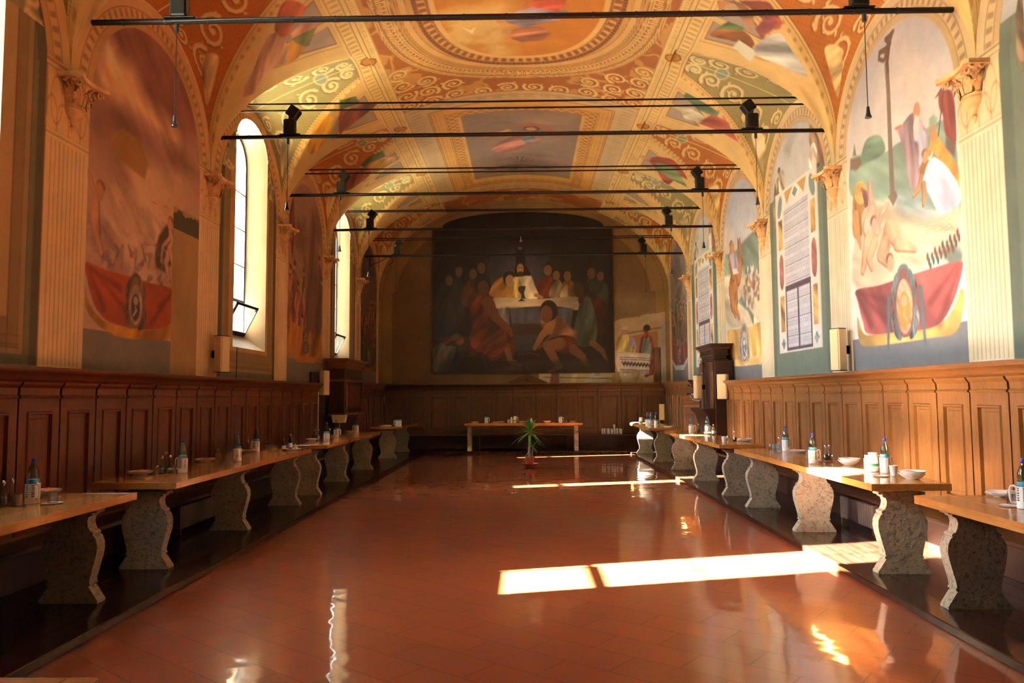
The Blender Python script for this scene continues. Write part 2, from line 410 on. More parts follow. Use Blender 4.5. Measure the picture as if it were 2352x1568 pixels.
def emblem(cv,c,rx,ry,cols,raw=True):
    for k in (-1,1):                                     # mantling at both sides
        cv.poly(smooth([(c[0]+k*rx*.5,c[1]+ry*1.15),(c[0]+k*rx*1.3,c[1]+ry*.7),(c[0]+k*rx*1.2,c[1]+ry*.1),(c[0]+k*rx*1.45,c[1]-ry*.5),(c[0]+k*rx*.9,c[1]-ry*1.05),(c[0]+k*rx*.3,c[1]-ry*.9)],4),cols[0],.02,(.6,1.4,12),raw=raw)
        for q in range(3): cv.line([(c[0]+k*rx*1.1,c[1]+ry*(.6-q*.5)),(c[0]+k*rx*1.3,c[1]+ry*(.4-q*.5)),(c[0]+k*rx*1.15,c[1]+ry*(.2-q*.5))],[.03,.02,.01],cols[3],raw=raw,alpha=.8)
    cv.ell((c[0],c[1]+ry*1.15),rx*.6,ry*.28,cols[0],raw=raw,soft=.02); cv.ell((c[0],c[1]+ry*1.1),rx*.42,ry*.16,cols[3],raw=raw,soft=.02)
    cv.ell(c,rx*.9,ry,cols[1],raw=raw,soft=.02,fold=(.3,.8,12)); cv.ell(c,rx*.9,ry,cols[3],raw=raw,ring=.03,soft=.015)
    cv.ell((c[0],c[1]-ry*.12),rx*.58,ry*.62,cols[2],raw=raw,soft=.02); cv.ell((c[0],c[1]+ry*.18),rx*.3,ry*.2,cols[1],raw=raw,soft=.02)
    cv.line([(c[0]-rx*.25,c[1]-ry*.5),(c[0]+rx*.1,c[1]-ry*.25),(c[0]-rx*.05,c[1]-ry*.1)],[.03,.04,.02],cols[1],raw=raw)
def figure(cv,x,z,h,robe,cloak,skin='b98a64',lean=0,raw=True,hair='5a4030',w=1.):
    """a small standing draped figure, feet at (x, z)"""
    T=lambda pts:[(x+(p*w+lean*q)*h,z+q*h) for p,q in pts]
    cv.poly(T([(-.13,0),(.14,0),(.17,.35),(.14,.62),(.13,.78),(.05,.86),(-.06,.86),(-.14,.77),(-.13,.55),(-.16,.3)]),robe,.02,(.5,1.3,9/h),raw=True)
    cv.poly(T([(.0,.05),(.2,.1),(.22,.5),(.16,.8),(.05,.85),(.09,.6),(.02,.4)]),cloak,.02,(.5,1.2,9/h),raw=True)
    cv.line(T([(-.1,.76),(-.2,.56),(-.12,.45)]),[.07*h,.06*h,.04*h],skin,raw=True)
    cx,cz=T([(0,.925)])[0]; cv.ell((cx,cz),.055*h,.072*h,skin,raw=True); cv.ell((cx+.012*h,cz+.035*h),.06*h,.05*h,hair,raw=True)
def nude(cv,P,col,shade,hair='7d5638'):
    """limbs as tapered strokes: list of (points, widths); then a head (centre, radius)"""
    for pts,ws in P[:-1]:
        cv.line([(a+.012,b-.012) for a,b in [cv.map(p) for p in pts]],[w*1.06 for w in ws],shade,raw=True,soft=.02)
        cv.line(pts,ws,col,soft=.03,fold=(.22,.9,5))
        cv.line([(a-.3*ws[0]*.3,b+.3*ws[0]*.3) for a,b in [cv.map(p) for p in pts]],[w*.35 for w in ws],tuple(255*min(1,v*1.12) for v in hx(col)),raw=True,soft=.06,alpha=.55)
    (c,r)=P[-1]; cv.ell(c,r,r*1.25,col); q=cv.map(c); cv.ell((q[0]+r*.25,q[1]+r*.6),r*.95,r*.75,hair,raw=True,soft=.03); cv.ell(c,r*.8,r*1.0,col,soft=.03)
# ---------- window wall, painted bay between the first two corbels: storm sky over a red banner
cv=LW; wv=lambda c:warm(c)
m=(IL['i']==3)*np.clip((IL['d']-.345)/.015+.5,0,1)*(cv.B>2.3); cv.clip=m
T=cv.B; g=np.clip((T-3.1)/2.4,0,1)[...,None]
base=hx('bda596')*(1-g)+hx('9a7468')*g; cv.c[:]=cv.c*(1-m[...,None])+base*m[...,None]; cv.clip=m+(IL['i']==3)*(IL['d']>.345)*(cv.B<=2.3)
bx=(7.3,10.3,2.5,6.2)
cv.cloud(bx,'d6b794',1.1,.42,.66,.9,2.2,5,-.75); cv.cloud(bx,'7a5652',1.0,.5,.68,.7,2.,21,-.6)
cv.poly(Z1([(760,190),(900,160),(1050,210),(1200,420),(1290,700),(1300,930),(1150,860),(1050,720),(950,620),(930,500),(880,450),(800,380)]),'7d5450',.25,(.3,-.7,3),.9)
cv.poly(Z1([(690,260),(760,290),(800,380),(900,440),(960,640),(1060,740),(1190,900),(1150,1010),(1000,870),(900,760),(700,640),(640,560)]),'d8b48a',.3,(.4,-.7,4),.75)
cv.poly(Z1([(640,700),(900,780),(1330,1130),(1330,1180),(1100,1080),(950,950),(640,860)]),'8a6460',.2,(.3,-.7,3),.6)
cv.cloud((7.3,10.3,2.5,4.2),'dcc6b0',3.2,.5,.75,.7,5,8,-.7); cv.cloud((7.3,10.3,2.5,3.9),wv('6b5450'),4,.52,.7,.6,2.5,2,-.6)
cv.poly(Z1([(735,890),(820,855),(950,950),(990,1100),(965,1195),(880,1130),(800,1060),(735,970)]),wv('a0702f'),.04,None,.9)
cv.cloud((7.3,10.3,2.75,3.6),wv('d0ab86'),7,.55,.72,.7,1.6,4,.3); cv.cloud((7.3,10.3,2.75,3.4),wv('5f4a4a'),8,.55,.7,.6,1.5,14,.8)
for k in range(6): cv.line(Z1([(790+75*k,1345+25*(k%3)),(805+75*k,1352+25*(k%3)),(818+75*k,1365+22*(k%3))]),[.01,.035,.005],wv('c0743c'),alpha=.7)
nude(cv,[(Z1([(582,1130),(610,1220),(640,1300)]),[.06,.07,.08]),(Z1([(640,1330),(635,1420),(640,1540)])+Z4([(640,100),(675,230)]),[.1,.15,.13,.11,.07]),(Z1([(665,1272)])[0],.085)],wv('b07a4a'),wv('6a4426'))
cv.poly(Z4([(1040,330),(1035,240),(1060,120),(1110,50),(1140,40),(1160,100),(1150,300),(1100,360)]),wv('4a3a26'),.05)
nude(cv,[(Z4([(1135,60),(1140,140),(1130,220),(1105,300),(1130,410)]),[.08,.12,.13,.1,.05]),(Z4([(1135,230),(1155,300),(1150,400)]),[.1,.09,.05]),(Z4([(1130,140),(1085,190),(1075,290)]),[.06,.05,.03]),(Z4([(1135,40)])[0],.07)],wv('bd8a58'),wv('6e4a2a'))
for k in range(14):
    x=720+k*30; cv.line(Z4([(x,330-40*(k%3)),(x+10,280-30*(k%4)),(x-15,240-30*(k%3))]),[.05,.06,.03],wv(('8a6a5a','c09a78','6d4e44')[k%3]),alpha=.6)
red=[(575,300),(700,345),(860,390),(1000,435),(1160,482),(1157,600),(1130,715),(1000,745),(850,730),(720,690),(640,600),(590,450)]
cv.poly(Z4([(572,470),(590,560),(650,650),(720,700),(860,735),(1000,748),(1130,715),(1148,650),(1140,780),(1100,815),(950,812),(800,795),(680,735),(605,660),(568,580)]),wv('b87a22'),.02,(.25,1.2,4))
cv.poly(Z4(red),wv('96401f'),.02,(.3,-.35,3))
for a,b in (((580,310),(690,600)),((600,320),(860,640)),((1155,490),(1060,600)),((1150,500),(1010,700)),((600,330),(800,470))): cv.line(Z4([a,b]),[.02,.09],wv('5f2412'),.06,alpha=.55)
c=cv.map(Z4([(905,580)])[0]); emblem(cv,c,.17,.25,[wv('5c4432'),wv('a98c66'),wv('4c3c34'),wv('7d5a34')])
cv.clip=None
# bare repair at the right of that bay, dark at its top
y0,y1=9.33,10.08; sl=((cv.A>y0)&(cv.A<y1)&(cv.B<4.0)); lay(cv,sl*1.,'a48a5c'); lay(cv,sl*((cv.B>3.72)&(cv.B<4.0-.25*(fbm(cv.A*6,cv.B*6)-.2)))*1.,'4c4a38')
# ---------- window wall, second painted bay: pale figures over a yellow banner; farthest bay darker
def far_bay(cv,I,bay,sky,earth,robes,banner,hem,x0,x1,seed,bz=2.62,bw=.0):
    m=(I['i']==bay)*np.clip((I['d']-.345)/.015+.5,0,1)*(cv.B>2.32); cv.clip=m
    g=np.clip((cv.B-3.0)/2.6,0,1)[...,None]; base=hx(earth)*(1-g)+hx(sky)*g; cv.c[:]=cv.c*(1-m[...,None])+base*m[...,None]; cv.clip=m+(I['i']==bay)*(I['d']>.345)*(cv.B<=2.32)
    bx=(x0-.3,x1+.3,2.3,6.2); cv.cloud(bx,tuple(255*np.clip(hx(sky)*1.25,0,1)),1.0,.45,.7,.8,1.6,seed); cv.cloud(bx,tuple(255*hx(earth)*.6),1.3,.52,.72,.6,.7,seed+7,1.3)
    R=np.random.RandomState(seed)
    for k in range(9):
        x=x0+.35+(x1-x0-.6)*(k+.5)/9+R.uniform(-.05,.05); hh=R.uniform(.85,1.35); figure(cv,x,2.95+R.uniform(-.1,.35)-(0 if k%2 else .1),hh,robes[k%len(robes)],robes[(k+2)%len(robes)],lean=R.uniform(-.1,.1))
    cv.poly([(x0+.36,bz+.42),((x0+x1)/2,bz+.3),(x1-.36,bz+.45),(x1-.36,bz-.1),((x0+x1)/2+.6,bz-.33),((x0+x1)/2-.5,bz-.36),(x0+.36,bz-.15)],hem,.02,raw=True)
    cv.poly([(x0+.36,bz+.42),((x0+x1)/2,bz+.3),(x1-.36,bz+.45),(x1-.36,bz+.0),((x0+x1)/2+.6,bz-.2),((x0+x1)/2-.5,bz-.22),(x0+.36,bz-.03)],banner,.02,(.4,1.2,5),raw=True)
    emblem(cv,((x0+x1)/2,bz+.07),.16,.2,['5a4a40','9a8a78','56483e','7d6a50']); cv.clip=None
far_bay(LW,IL,5,'9c8070','a08468',['8c5a44','7a4a3a','a86a40','6f6a50','8a5064'],'a8732c','b98434',13.6,16.7,3)
cv=LW; cv.clip=(IL['i']==5)*(IL['d']>.34)
cv.poly([(15.2,2.9),(15.0,3.9),(15.25,4.9),(15.5,5.5),(15.9,4.9),(16.2,4.0),(16.3,2.95)],'75594e',.1,(.4,1.4,3),raw=True); cv.poly([(13.9,5.2),(14.2,5.4),(14.35,4.8),(14.2,4.2),(14.05,4.6)],'8a4a3c',.03,(.6,1.4,5),raw=True); cv.clip=None
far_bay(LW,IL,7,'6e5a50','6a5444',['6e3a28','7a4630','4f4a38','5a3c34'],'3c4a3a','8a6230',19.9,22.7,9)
# ---------- frescoed wall, first painted bay: tall pole on a green hill, draped figures, red banner
cv=RW; m=(IR['i']==3)*np.clip((IR['d']-.345)/.015+.5,0,1)*(cv.B>2.3); cv.clip=m
g=np.clip((cv.B-3.6)/2.2,0,1)[...,None]; base=hx('e4dac6')*(1-g)+hx('b6aca4')*g; cv.c[:]=cv.c*(1-m[...,None])+base*m[...,None]; cv.clip=m+(IR['i']==3)*(IR['d']>.345)*(cv.B<=2.3)
bx=(7.2,10.3,2.5,6.2); cv.cloud(bx,'d9c2a6',1.0,.5,.75,.8,1.8,5,.5); cv.cloud(bx,'a79f9e',1.1,.55,.75,.6,2.2,31,.6)
hill=[(1165,1080),(1200,1035),(1235,1030),(1270,940),(1350,905),(1390,960),(1395,1012),(1440,990),(1480,955),(1640,875),(1720,830),(1790,800),(1860,890),(1890,1200),(1890,1420),(1700,1400),(1560,1400),(1450,1360),(1300,1345),(1165,1300)]
cv.poly(Z3(hill),'8da089',.03,(.3,.5,3)); cv.poly(Z3([(1238,1040),(1265,945),(1320,905),(1370,915),(1392,965),(1395,1005),(1350,1050),(1270,1090),(1200,1130)]),'6d8068',.04,(.4,.2,5))
cv.poly(Z3([(1165,1060),(1230,1040),(1240,1090),(1200,1140),(1165,1130)]),'7c6450',.04); cv.poly(Z3([(1180,1040),(1192,960),(1205,1040)]),'6d7c62',.02); cv.poly(Z3([(1690,790),(1720,760),(1745,790),(1730,850),(1690,850)]),'93a58c',.04)
cv.poly(Z3([(1165,1330),(1300,1345),(1450,1350),(1560,1390),(1700,1440),(1890,1360),(1900,1568)])+Z6([(1910,60),(1900,300),(1700,330),(1210,480),(1200,60)]),'e2cfa8',.1,(.22,.3,3))
cv.poly(Z3([(1480,1290),(1600,1320),(1700,1400),(1690,1460),(1560,1440),(1470,1390)]),'8f9c98',.15,(.5,.4,5),.8)
for k in range(12): cv.line(Z6([(1560+20*k,60+18*(k%5)),(1680+18*k,40+16*(k%4)),(1780+10*k,10+20*(k%5))]),[.006,.014,.004],'b99468',alpha=.5)
cv.line(Z3([(1452,205),(1440,235),(1418,300),(1400,340),(1408,450),(1418,620),(1428,900),(1445,1290)]),[.05,.06,.09,.08,.1,.09,.1,.11],'7d6a58',.015)
cv.line(Z3([(1445,210),(1432,240),(1400,262),(1428,290),(1400,330),(1360,350),(1355,395),(1385,405),(1405,370),(1420,320),(1410,420),(1416,480)]),[.05,.09,.06,.07,.08,.06,.05,.05,.06,.08,.07,.05],'6a4c36',.015)
cv.poly(Z3([(1415,1310),(1470,1270),(1480,1310),(1450,1375)]),'7d6a55',.02)
mv=[(1467,855),(1500,842),(1560,765),(1600,752),(1625,770),(1650,830),(1682,900),(1668,1050),(1640,1160),(1605,1250),(1570,1262),(1550,1170),(1520,1010),(1492,910)]
cv.poly(Z3(mv),'a98a88',.02,(.45,1.45,5)); cv.poly(Z3([(1590,800),(1612,790),(1640,860),(1670,900),(1655,1040),(1625,1110),(1620,960),(1590,930)]),'b9b6bd',.03,(.3,1.4,6))
cv.ell(Z3([(1607,742)])[0],.075,.1,'bf8d68'); cv.poly(Z3([(1595,770),(1625,775),(1615,900),(1598,930),(1585,850)]),'d3c7b4',.03); cv.line(Z3([(1500,845),(1465,856)]),[.05,.03],'b0795a')
cv.poly(Z3([(1755,640),(1800,598),(1848,620),(1866,760),(1868,960),(1810,912),(1790,860),(1782,770),(1758,720)]),'8d4338',.02,(.35,1.4,6)); cv.poly(Z3([(1728,655),(1775,575),(1790,640),(1755,640)]),'8a4a48',.02); cv.line(Z3([(1790,570),(1768,760),(1750,920)]),.02,'5a4838')
cv.poly(Z3([(1800,905),(1868,960),(1860,1050),(1800,990)]),'6e5a4c',.04)
cv.poly(Z3([(1700,905),(1712,868),(1735,870),(1750,910),(1800,985),(1880,1110),(1890,1225),(1830,1205),(1760,1065),(1700,985)]),'c48e42',.02,(.4,-.8,5)); cv.ell(Z3([(1715,885)])[0],.06,.09,'b9865c')
cv.poly(Z3([(1700,1050),(1760,1070),(1820,1130),(1888,1245),(1892,1360),(1770,1432),(1735,1390),(1690,1290),(1645,1230),(1660,1120)]),'c9ccd6',.02,(.28,1.0,5))
cv.poly(Z3([(1655,1060),(1680,990),(1705,995),(1715,1050),(1680,1090),(1650,1180),(1625,1130)]),'b5794a',.03,(.3,1,6)); cv.line(Z3([(1672,1052),(1700,1055),(1712,1015)]),[.03,.04,.02],'e8dcc4')
nude(cv,[(Z3([(1640,1180),(1620,1260),(1588,1300)]),[.07,.06,.04]),(Z3([(1655,1230),(1660,1290),(1655,1355)]),[.09,.08,.05]),(Z3([(1665,1040)])[0],.06)],'c79468','8a5e40')
cv.poly(Z3([(1182,1568),(1185,1290),(1210,1245),(1250,1240),(1280,1290),(1260,1380),(1240,1450),(1240,1568)]),'b98544',.02,(.4,1.5,6)); cv.ell(Z3([(1232,1285)])[0],.2,.14,'cda05a',.5,fold=(.3,.5,8)); cv.poly(Z3([(1235,1245),(1280,1280),(1285,1370),(1262,1390)]),'b0706a',.02,(.3,1,8))
cv.line(Z6([(1200,0),(1215,110),(1235,200)]),[.2,.12,.06],'c08a58')
skin,sh='d0a27c','9a6a4c'
nude(cv,[(Z3([(1292,1215),(1300,1300),(1325,1420)]),[.06,.1,.16]),(Z3([(1310,1400),(1290,1500)])+Z6([(1290,60)]),[.2,.3,.26]),(Z3([(1345,1540),(1370,1430),(1420,1352)]),[.11,.08,.05]),(Z3([(1325,1500)])[0],.09)],'d6a78c',sh)
nude(cv,[(Z6([(1290,140),(1270,240),(1250,350)]),[.22,.2,.1]),(Z6([(1330,160),(1290,260),(1310,330)]),[.16,.14,.08]),(Z6([(1395,230),(1420,70),(1465,110),(1490,170)]),[.2,.2,.24,.16]),(Z6([(1480,170),(1550,185),(1600,205)]),[.16,.12,.07]),(Z6([(1400,150),(1370,240),(1430,310)]),[.2,.18,.1]),(Z6([(1432,300)])[0],.09)],skin,sh)
cv.poly(Z6([(1650,340),(1720,240),(1830,190),(1895,175),(1905,300),(1780,330)]),'a9b9a0',.05,(.4,.8,6))
for k in range(22): x=1680+10*k; z=300-8*k+20*((k*7)%5-2); cv.ell(Z6([(x,z)])[0],.022,.045,('6b4a40','4d5648','7d4438')[k%3])
rb=[(1205,482),(1350,452),(1500,402),(1640,357),(1882,290),(1912,340),(1850,560),(1740,720),(1500,760),(1290,776),(1250,700),(1215,560)]
cv.poly(Z6([(1212,660),(1255,772),(1350,776),(1560,755),(1735,720),(1830,640),(1905,470),(1925,560),(1870,760),(1700,800),(1500,832),(1290,857),(1225,822)]),'d2a253',.02,(.25,.2,4))
cv.poly(Z6(rb),'9c5048',.02,(.35,.9,3))
for a,b in (((1212,500),(1300,720)),((1225,500),(1420,700)),((1880,310),(1700,560)),((1890,330),(1760,700)),((1230,500),(1440,560))): cv.line(Z6([a,b]),[.02,.11],'6a2a26',.07,alpha=.5)
c=cv.map(Z6([(1525,590)])[0]); emblem(cv,c,.22,.34,['6a7672','c09a78','c08a3a','8c5648'])
for k in (-1,1): cv.line([(c[0]+k*.36,c[1]+.15),(c[0]+k*.42,c[1]-.45)],[.09,.05],'5c6a68',.04,raw=True)
cv.clip=None
# ---------- frescoed wall: painted windows in stone frames
def faux(cv,I,bay,robe):
    c=(PIERS[bay]+PIERS[bay+1])/2; m=(I['i']==bay)*np.clip((I['d']-.34)/.015+.5,0,1); lay(cv,m*1.,'69705a'); lay(cv,m*band(I['d'],.3,.5,.03)*.7,'55604c')
    cv.clip=m; s=m*(cv.B>4.2); g=np.clip((cv.B-4.9)/.02,0,1); lay(cv,m*g,'b9b4a8'); cv.cloud((c-1.4,c+1.4,4.7,6.2),'8f8a80',1.6,.5,.7,.8,1.5,bay)
    for x,w in ((c-1.05,0),(c+.78,1)):   # painted figures leaning over the frame
        figure(cv,x,4.35 if w else 4.9,1.05,robe[w],robe[2],w=1.35,lean=(.12,-.1)[w]); cv.ell((x+(.25,-.2)[w],5.1),.16,.22,'cbb9a0',raw=True,fold=(.5,1,9))
    cv.clip=None
    q=cv; X0,X1,z0,z1=c-.93,c+.93,2.27,4.97
    q.poly([(X0,z0),(X1,z0),(X1,z1),(X0,z1)],'d4cbb8',.015,raw=True)
    for a,b,cc,dd in ((X0,X0+.03,z0,z1),(X1-.03,X1,z0,z1)): q.poly([(a,cc),(b,cc),(b,dd),(a,dd)],'b9b09c',.01,raw=True)
    for sx in (-1,1):                      # coloured stone insets down the sides
        xm=c+sx*.72
        def ins(za,zb,col,w=.095,r=0):
            if r: q.poly(smooth([(xm-w,za+.12),(xm,za),(xm+w,za+.12),(xm+w,zb-.12),(xm,zb),(xm-w,zb-.12)],4),col,.015,(.3,.7,9),raw=True)
            else: q.poly([(xm-w,za),(xm+w,za),(xm+w,zb),(xm-w,zb)],col,.015,(.4,.7,7),raw=True)
        ins(2.33,2.52,'8d9a86',r=1); ins(2.62,3.22,'b98a4a'); ins(3.32,3.92,'9c5a4c',r=1); ins(4.0,4.5,'b98a4a'); 
        q.ell((xm,4.72),.1,.19,'77877a',raw=True,rot=sx*.4)
    for k,col in ((-1,'b98a4a'),(1,'b98a4a')): q.poly([(c+k*.1,4.92),(c+k*.5,4.92),(c+k*.38,4.7)],col,.015,raw=True)
    q.poly([(c,4.94),(c+.2,4.81),(c,4.68),(c-.2,4.81)],'e2dac8',.012,raw=True); q.poly([(c,4.9),(c+.13,4.81),(c,4.72),(c-.13,4.81)],'77877a',.012,raw=True)
    P0,P1=c-.56,c+.56
    q.poly([(P0,2.3),(P1,2.3),(P1,4.63),(P0,4.63)],'bdb6b4',.012,raw=True)
    A,B=q.A,q.B; ins_=(A>P0+.02)*(A<P1-.02)*(B>2.33)*(B<4.61)
    px=((A-P0)/.08)%1-.5; pz=((B-2.3)/.145)%1-.5; rr=np.hypot(px*.8,pz*1.0); lay(q,ins_*band(rr,.36,.46,.1)*.35,'6d6468'); lay(q,ins_*np.clip((.3-rr)*3,0,1)*.35,'dedad8')
    for zz in np.arange(2.52,4.6,.29): lay(q,ins_*band(B,zz,zz+.014,.01)*.8,'6a5c5c')
    for a,b,cc,dd in ((P0,P1,3.27,3.36),(P0,P0+.05,2.3,3.3),(P1-.05,P1,2.3,3.3),(P0,P1,2.3,2.345),(c-.035,c+.035,2.3,3.3)): q.poly([(a,cc),(b,cc),(b,dd),(a,dd)],'4a343a',.012,raw=True)
faux(RW,IR,4,('6f4a38','7a5a34','8a7050')); faux(RW,IR,6,('7a3a30','6a4a38','8a7050'))
faux(RW,IR,2,('6f4a38','7a5a34','8a7050'))
# ---------- frescoed wall, second painted bay: rearing horse and rider
cv=RW; m=(IR['i']==5)*np.clip((IR['d']-.345)/.015+.5,0,1)*(cv.B>2.3); cv.clip=m
g=np.clip((cv.B-3.8)/1.8,0,1)[...,None]; base=hx('cfc9bd')*(1-g)+hx('a9adb8')*g; cv.c[:]=cv.c*(1-m[...,None])+base*m[...,None]; cv.clip=m+(IR['i']==5)*(IR['d']>.345)*(cv.B<=2.3)
cv.cloud((13.6,16.7,4,6.2),'d9c4ac',1.1,.48,.7,.85,1.6,4,.6); cv.cloud((13.6,16.7,4.3,6.2),'b0a090',1.4,.55,.7,.5,1.6,44,.6)
cv.poly(Z6([(325,260),(380,240),(450,160),(520,90),(575,60),(575,420),(325,420)]),'8c9c86',.06,(.35,.5,2.5)); cv.poly(Z6([(325,390),(575,360),(575,720),(325,740)]),'cdbb98',.08,(.3,.4,3))
cv.poly(Z6([(410,560),(440,520),(520,650),(520,720),(480,620)]),'6e7d68',.06,(.4,.8,4))
R=np.random.RandomState(2)
for k in range(60): x,y=R.uniform(440,570),R.uniform(330,600); cv.ell(Z6([(x,y)])[0],.05,.07,('d6cfc4','7a4f44','a8764a','5f6a60','8a5a54')[k%5],alpha=.85)
hb,hs='a56a36','6a4022'
nude(cv,[(Z6([(400,380),(385,470),(390,540)]),[.5,.62,.55]),(Z6([(385,370),(365,280),(372,190)]),[.3,.26,.16]),(Z6([(420,400),(432,300),(425,160)]),[.3,.3,.16]),(Z6([(375,530),(385,600),(400,655)]),[.22,.16,.08]),(Z6([(405,530),(400,600),(425,665)]),[.24,.16,.08]),(Z6([(372,200)])[0],.12)],hb,hs)
cv.poly(Z6([(360,260),(385,190),(410,270),(420,350),(380,360)]),'b9a9b4',.04,(.4,1.4,5)); cv.poly(Z6([(378,345),(405,335),(420,370),(385,380)]),'dcd8d4',.03); cv.ell(Z6([(378,200)])[0],.14,.12,'b98a50'); cv.line(Z6([(410,100),(416,200)]),[.01,.05],'4a4038')
cv.poly(Z6([(345,760),(400,745),(500,725),(578,708),(578,960),(520,965),(420,975),(380,990),(350,960)]),'cf9e50',.02,(.35,1.3,4)); cv.poly(Z6([(345,930),(400,945),(520,925),(578,900),(578,965),(480,985),(400,990),(352,975)]),'dcb268',.02,(.3,.2,5))
c=cv.map(Z6([(458,850)])[0]); emblem(cv,c,.25,.3,['8a8276','c9bfae','5c6670','7a6a50']); cv.clip=None
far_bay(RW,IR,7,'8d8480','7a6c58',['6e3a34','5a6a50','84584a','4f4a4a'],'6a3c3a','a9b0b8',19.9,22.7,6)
far_bay(RW,IR,1,'a79f98','b0a084',['8c5a44','7a6a50','a86a40'],'9c5048','d2a253',.58,3.85,16); far_bay(LW,IL,1,'8a6a56','9a7c60',['8c5a44','7a6a50','a86a40'],'96401f','b87a22',.58,3.85,26)
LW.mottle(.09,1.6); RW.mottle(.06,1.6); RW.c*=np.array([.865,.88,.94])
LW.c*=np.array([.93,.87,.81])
# ---------------------------------------------------------------- far wall
cv=BW; A,B=cv.A,cv.B
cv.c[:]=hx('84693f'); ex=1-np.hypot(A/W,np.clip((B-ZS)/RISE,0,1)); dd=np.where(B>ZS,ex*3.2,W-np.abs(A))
lay(cv,band(dd,-1,.42),'a08250'); lay(cv,band(dd,.4,.43)*.5,UMBER); lay(cv,band(dd,.1,.12)*.5,UMBER)
lay(cv,np.clip((A-.2)/.5,0,1)*np.clip((4.6+.25*fbm(A*2,B*2)-B)/.3,0,1)*.25*(dd>.42),'b5ac92')
cv.cloud((-4.3,4.3,1.8,7),'745a34',.9,.5,.75,.5,1.3,12)
edge=3.72+.25*(A-2.7)/1.3+.12*fbm(A*7,B*0+.5)
fr=(A>2.62)&(B<edge)&(A<4.22); lay(cv,fr*1.,'c4b08c'); lay(cv,((A>.45)&(A<4.22)&(B<2.36))*1.,'d2c29c')
cv.poly([(2.9,3.35),(4.1,3.55),(4.1,3.62),(2.9,3.42)],'9c8560',.015,raw=True); cv.poly([(3.05,2.9),(3.05,3.3),(4.0,3.5),(4.0,2.4)],'a88558',.02,raw=True)
cv.poly([(4.1,1.9),(4.22,1.9),(4.22,3.75),(4.1,3.7)],'a9adb0',.015,raw=True); cv.poly([(3.85,1.9),(4.08,1.9),(4.08,3.0),(3.85,3.0)],'7d6444',.015,(.3,1.5,5),raw=True)
cv.poly([(2.72,2.95),(2.8,3.3),(2.98,3.42),(3.2,3.35),(3.35,3.05),(3.3,2.85),(2.75,2.85)],'c9bd74',.015,(.35,1.3,9),raw=True); cv.poly([(3.12,3.4),(3.3,3.25),(3.38,2.95),(3.2,2.95)],'9c94b4',.015,(.3,1.3,9),raw=True); cv.ell((3.03,3.5),.09,.12,'c09070',raw=True); cv.ell((3.03,3.58),.1,.06,'cfc4b0',raw=True)
cv.poly([(3.42,2.85),(3.5,3.3),(3.68,3.45),(3.82,3.3),(3.9,2.9),(3.88,2.2),(3.6,2.1)],'9a4a44',.015,(.4,1.3,8),raw=True); cv.poly([(3.5,2.9),(3.58,3.25),(3.74,3.3),(3.8,2.95),(3.78,2.5),(3.55,2.6)],'7f9c90',.015,(.35,1.3,8),raw=True); cv.ell((3.64,3.53),.09,.12,'8a5e44',raw=True); cv.ell((3.68,3.58),.1,.1,'3c2c24',raw=True)
cv.poly([(2.66,2.9),(3.75,2.78),(3.72,2.2),(2.85,2.15),(2.75,2.4)],'dedad0',.015,(.15,1.4,8),raw=True)
for zz in (2.72,2.66,2.36,2.32,2.27): cv.line([(2.87,zz-.01),(3.74,zz-.05)],.02,'5a5c64',.01,raw=True)
for k in range(17): cv.ell((2.95+.047*k,2.53-.004*k),.026,.075,('5a5c64','44464e')[k%2],raw=True,rot=.5*(-1)**k)
cv.line([(2.85,2.85),(3.75,2.78)],.05,'cfc9bc',raw=True)
for k,cc in enumerate(('8a4a3c','c8b98a','b9bcc4','9c8458','c4a878')): cv.poly([(.75+.62*k,1.9),(1.05+.62*k,1.9),(1.05+.6*k,2.27),(.82+.6*k,2.27)],cc,.02,(.3,1.2,7),raw=True,alpha=.8)
cv.ell((2.1,2.0),.3,.16,'d0cfcc',raw=True); cv.line([(.6,2.13),(2.6,2.08)],.03,'8c7040',raw=True)
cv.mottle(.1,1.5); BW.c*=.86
# ---------------------------------------------------------------- vault
cv=V; A,B=cv.A,cv.B; Xv=np.broadcast_to(VX[None,:],A.shape); aX=np.abs(Xv)
i,pa,pb=bay_of(B); c=(pa+pb)/2; t=(B-c)/((pb-pa)/2)
zb=barrel_z(aX); zl=arch_z(B)+.85*(np.clip(W-aX,0,1.9)/1.9)**.8; f=np.where(aX<2.45,-np.abs(aX-2.45)*.3-np.abs(zl-zb)*.2,zl-zb)
lun=(f>0); gs=np.gradient(f,VY,VS); d=f/np.maximum(np.hypot(*gs),.12)
odd=(i%2==1)
even=~odd
# spandrels
lay(cv,(~lun)*1.,VIOLET)
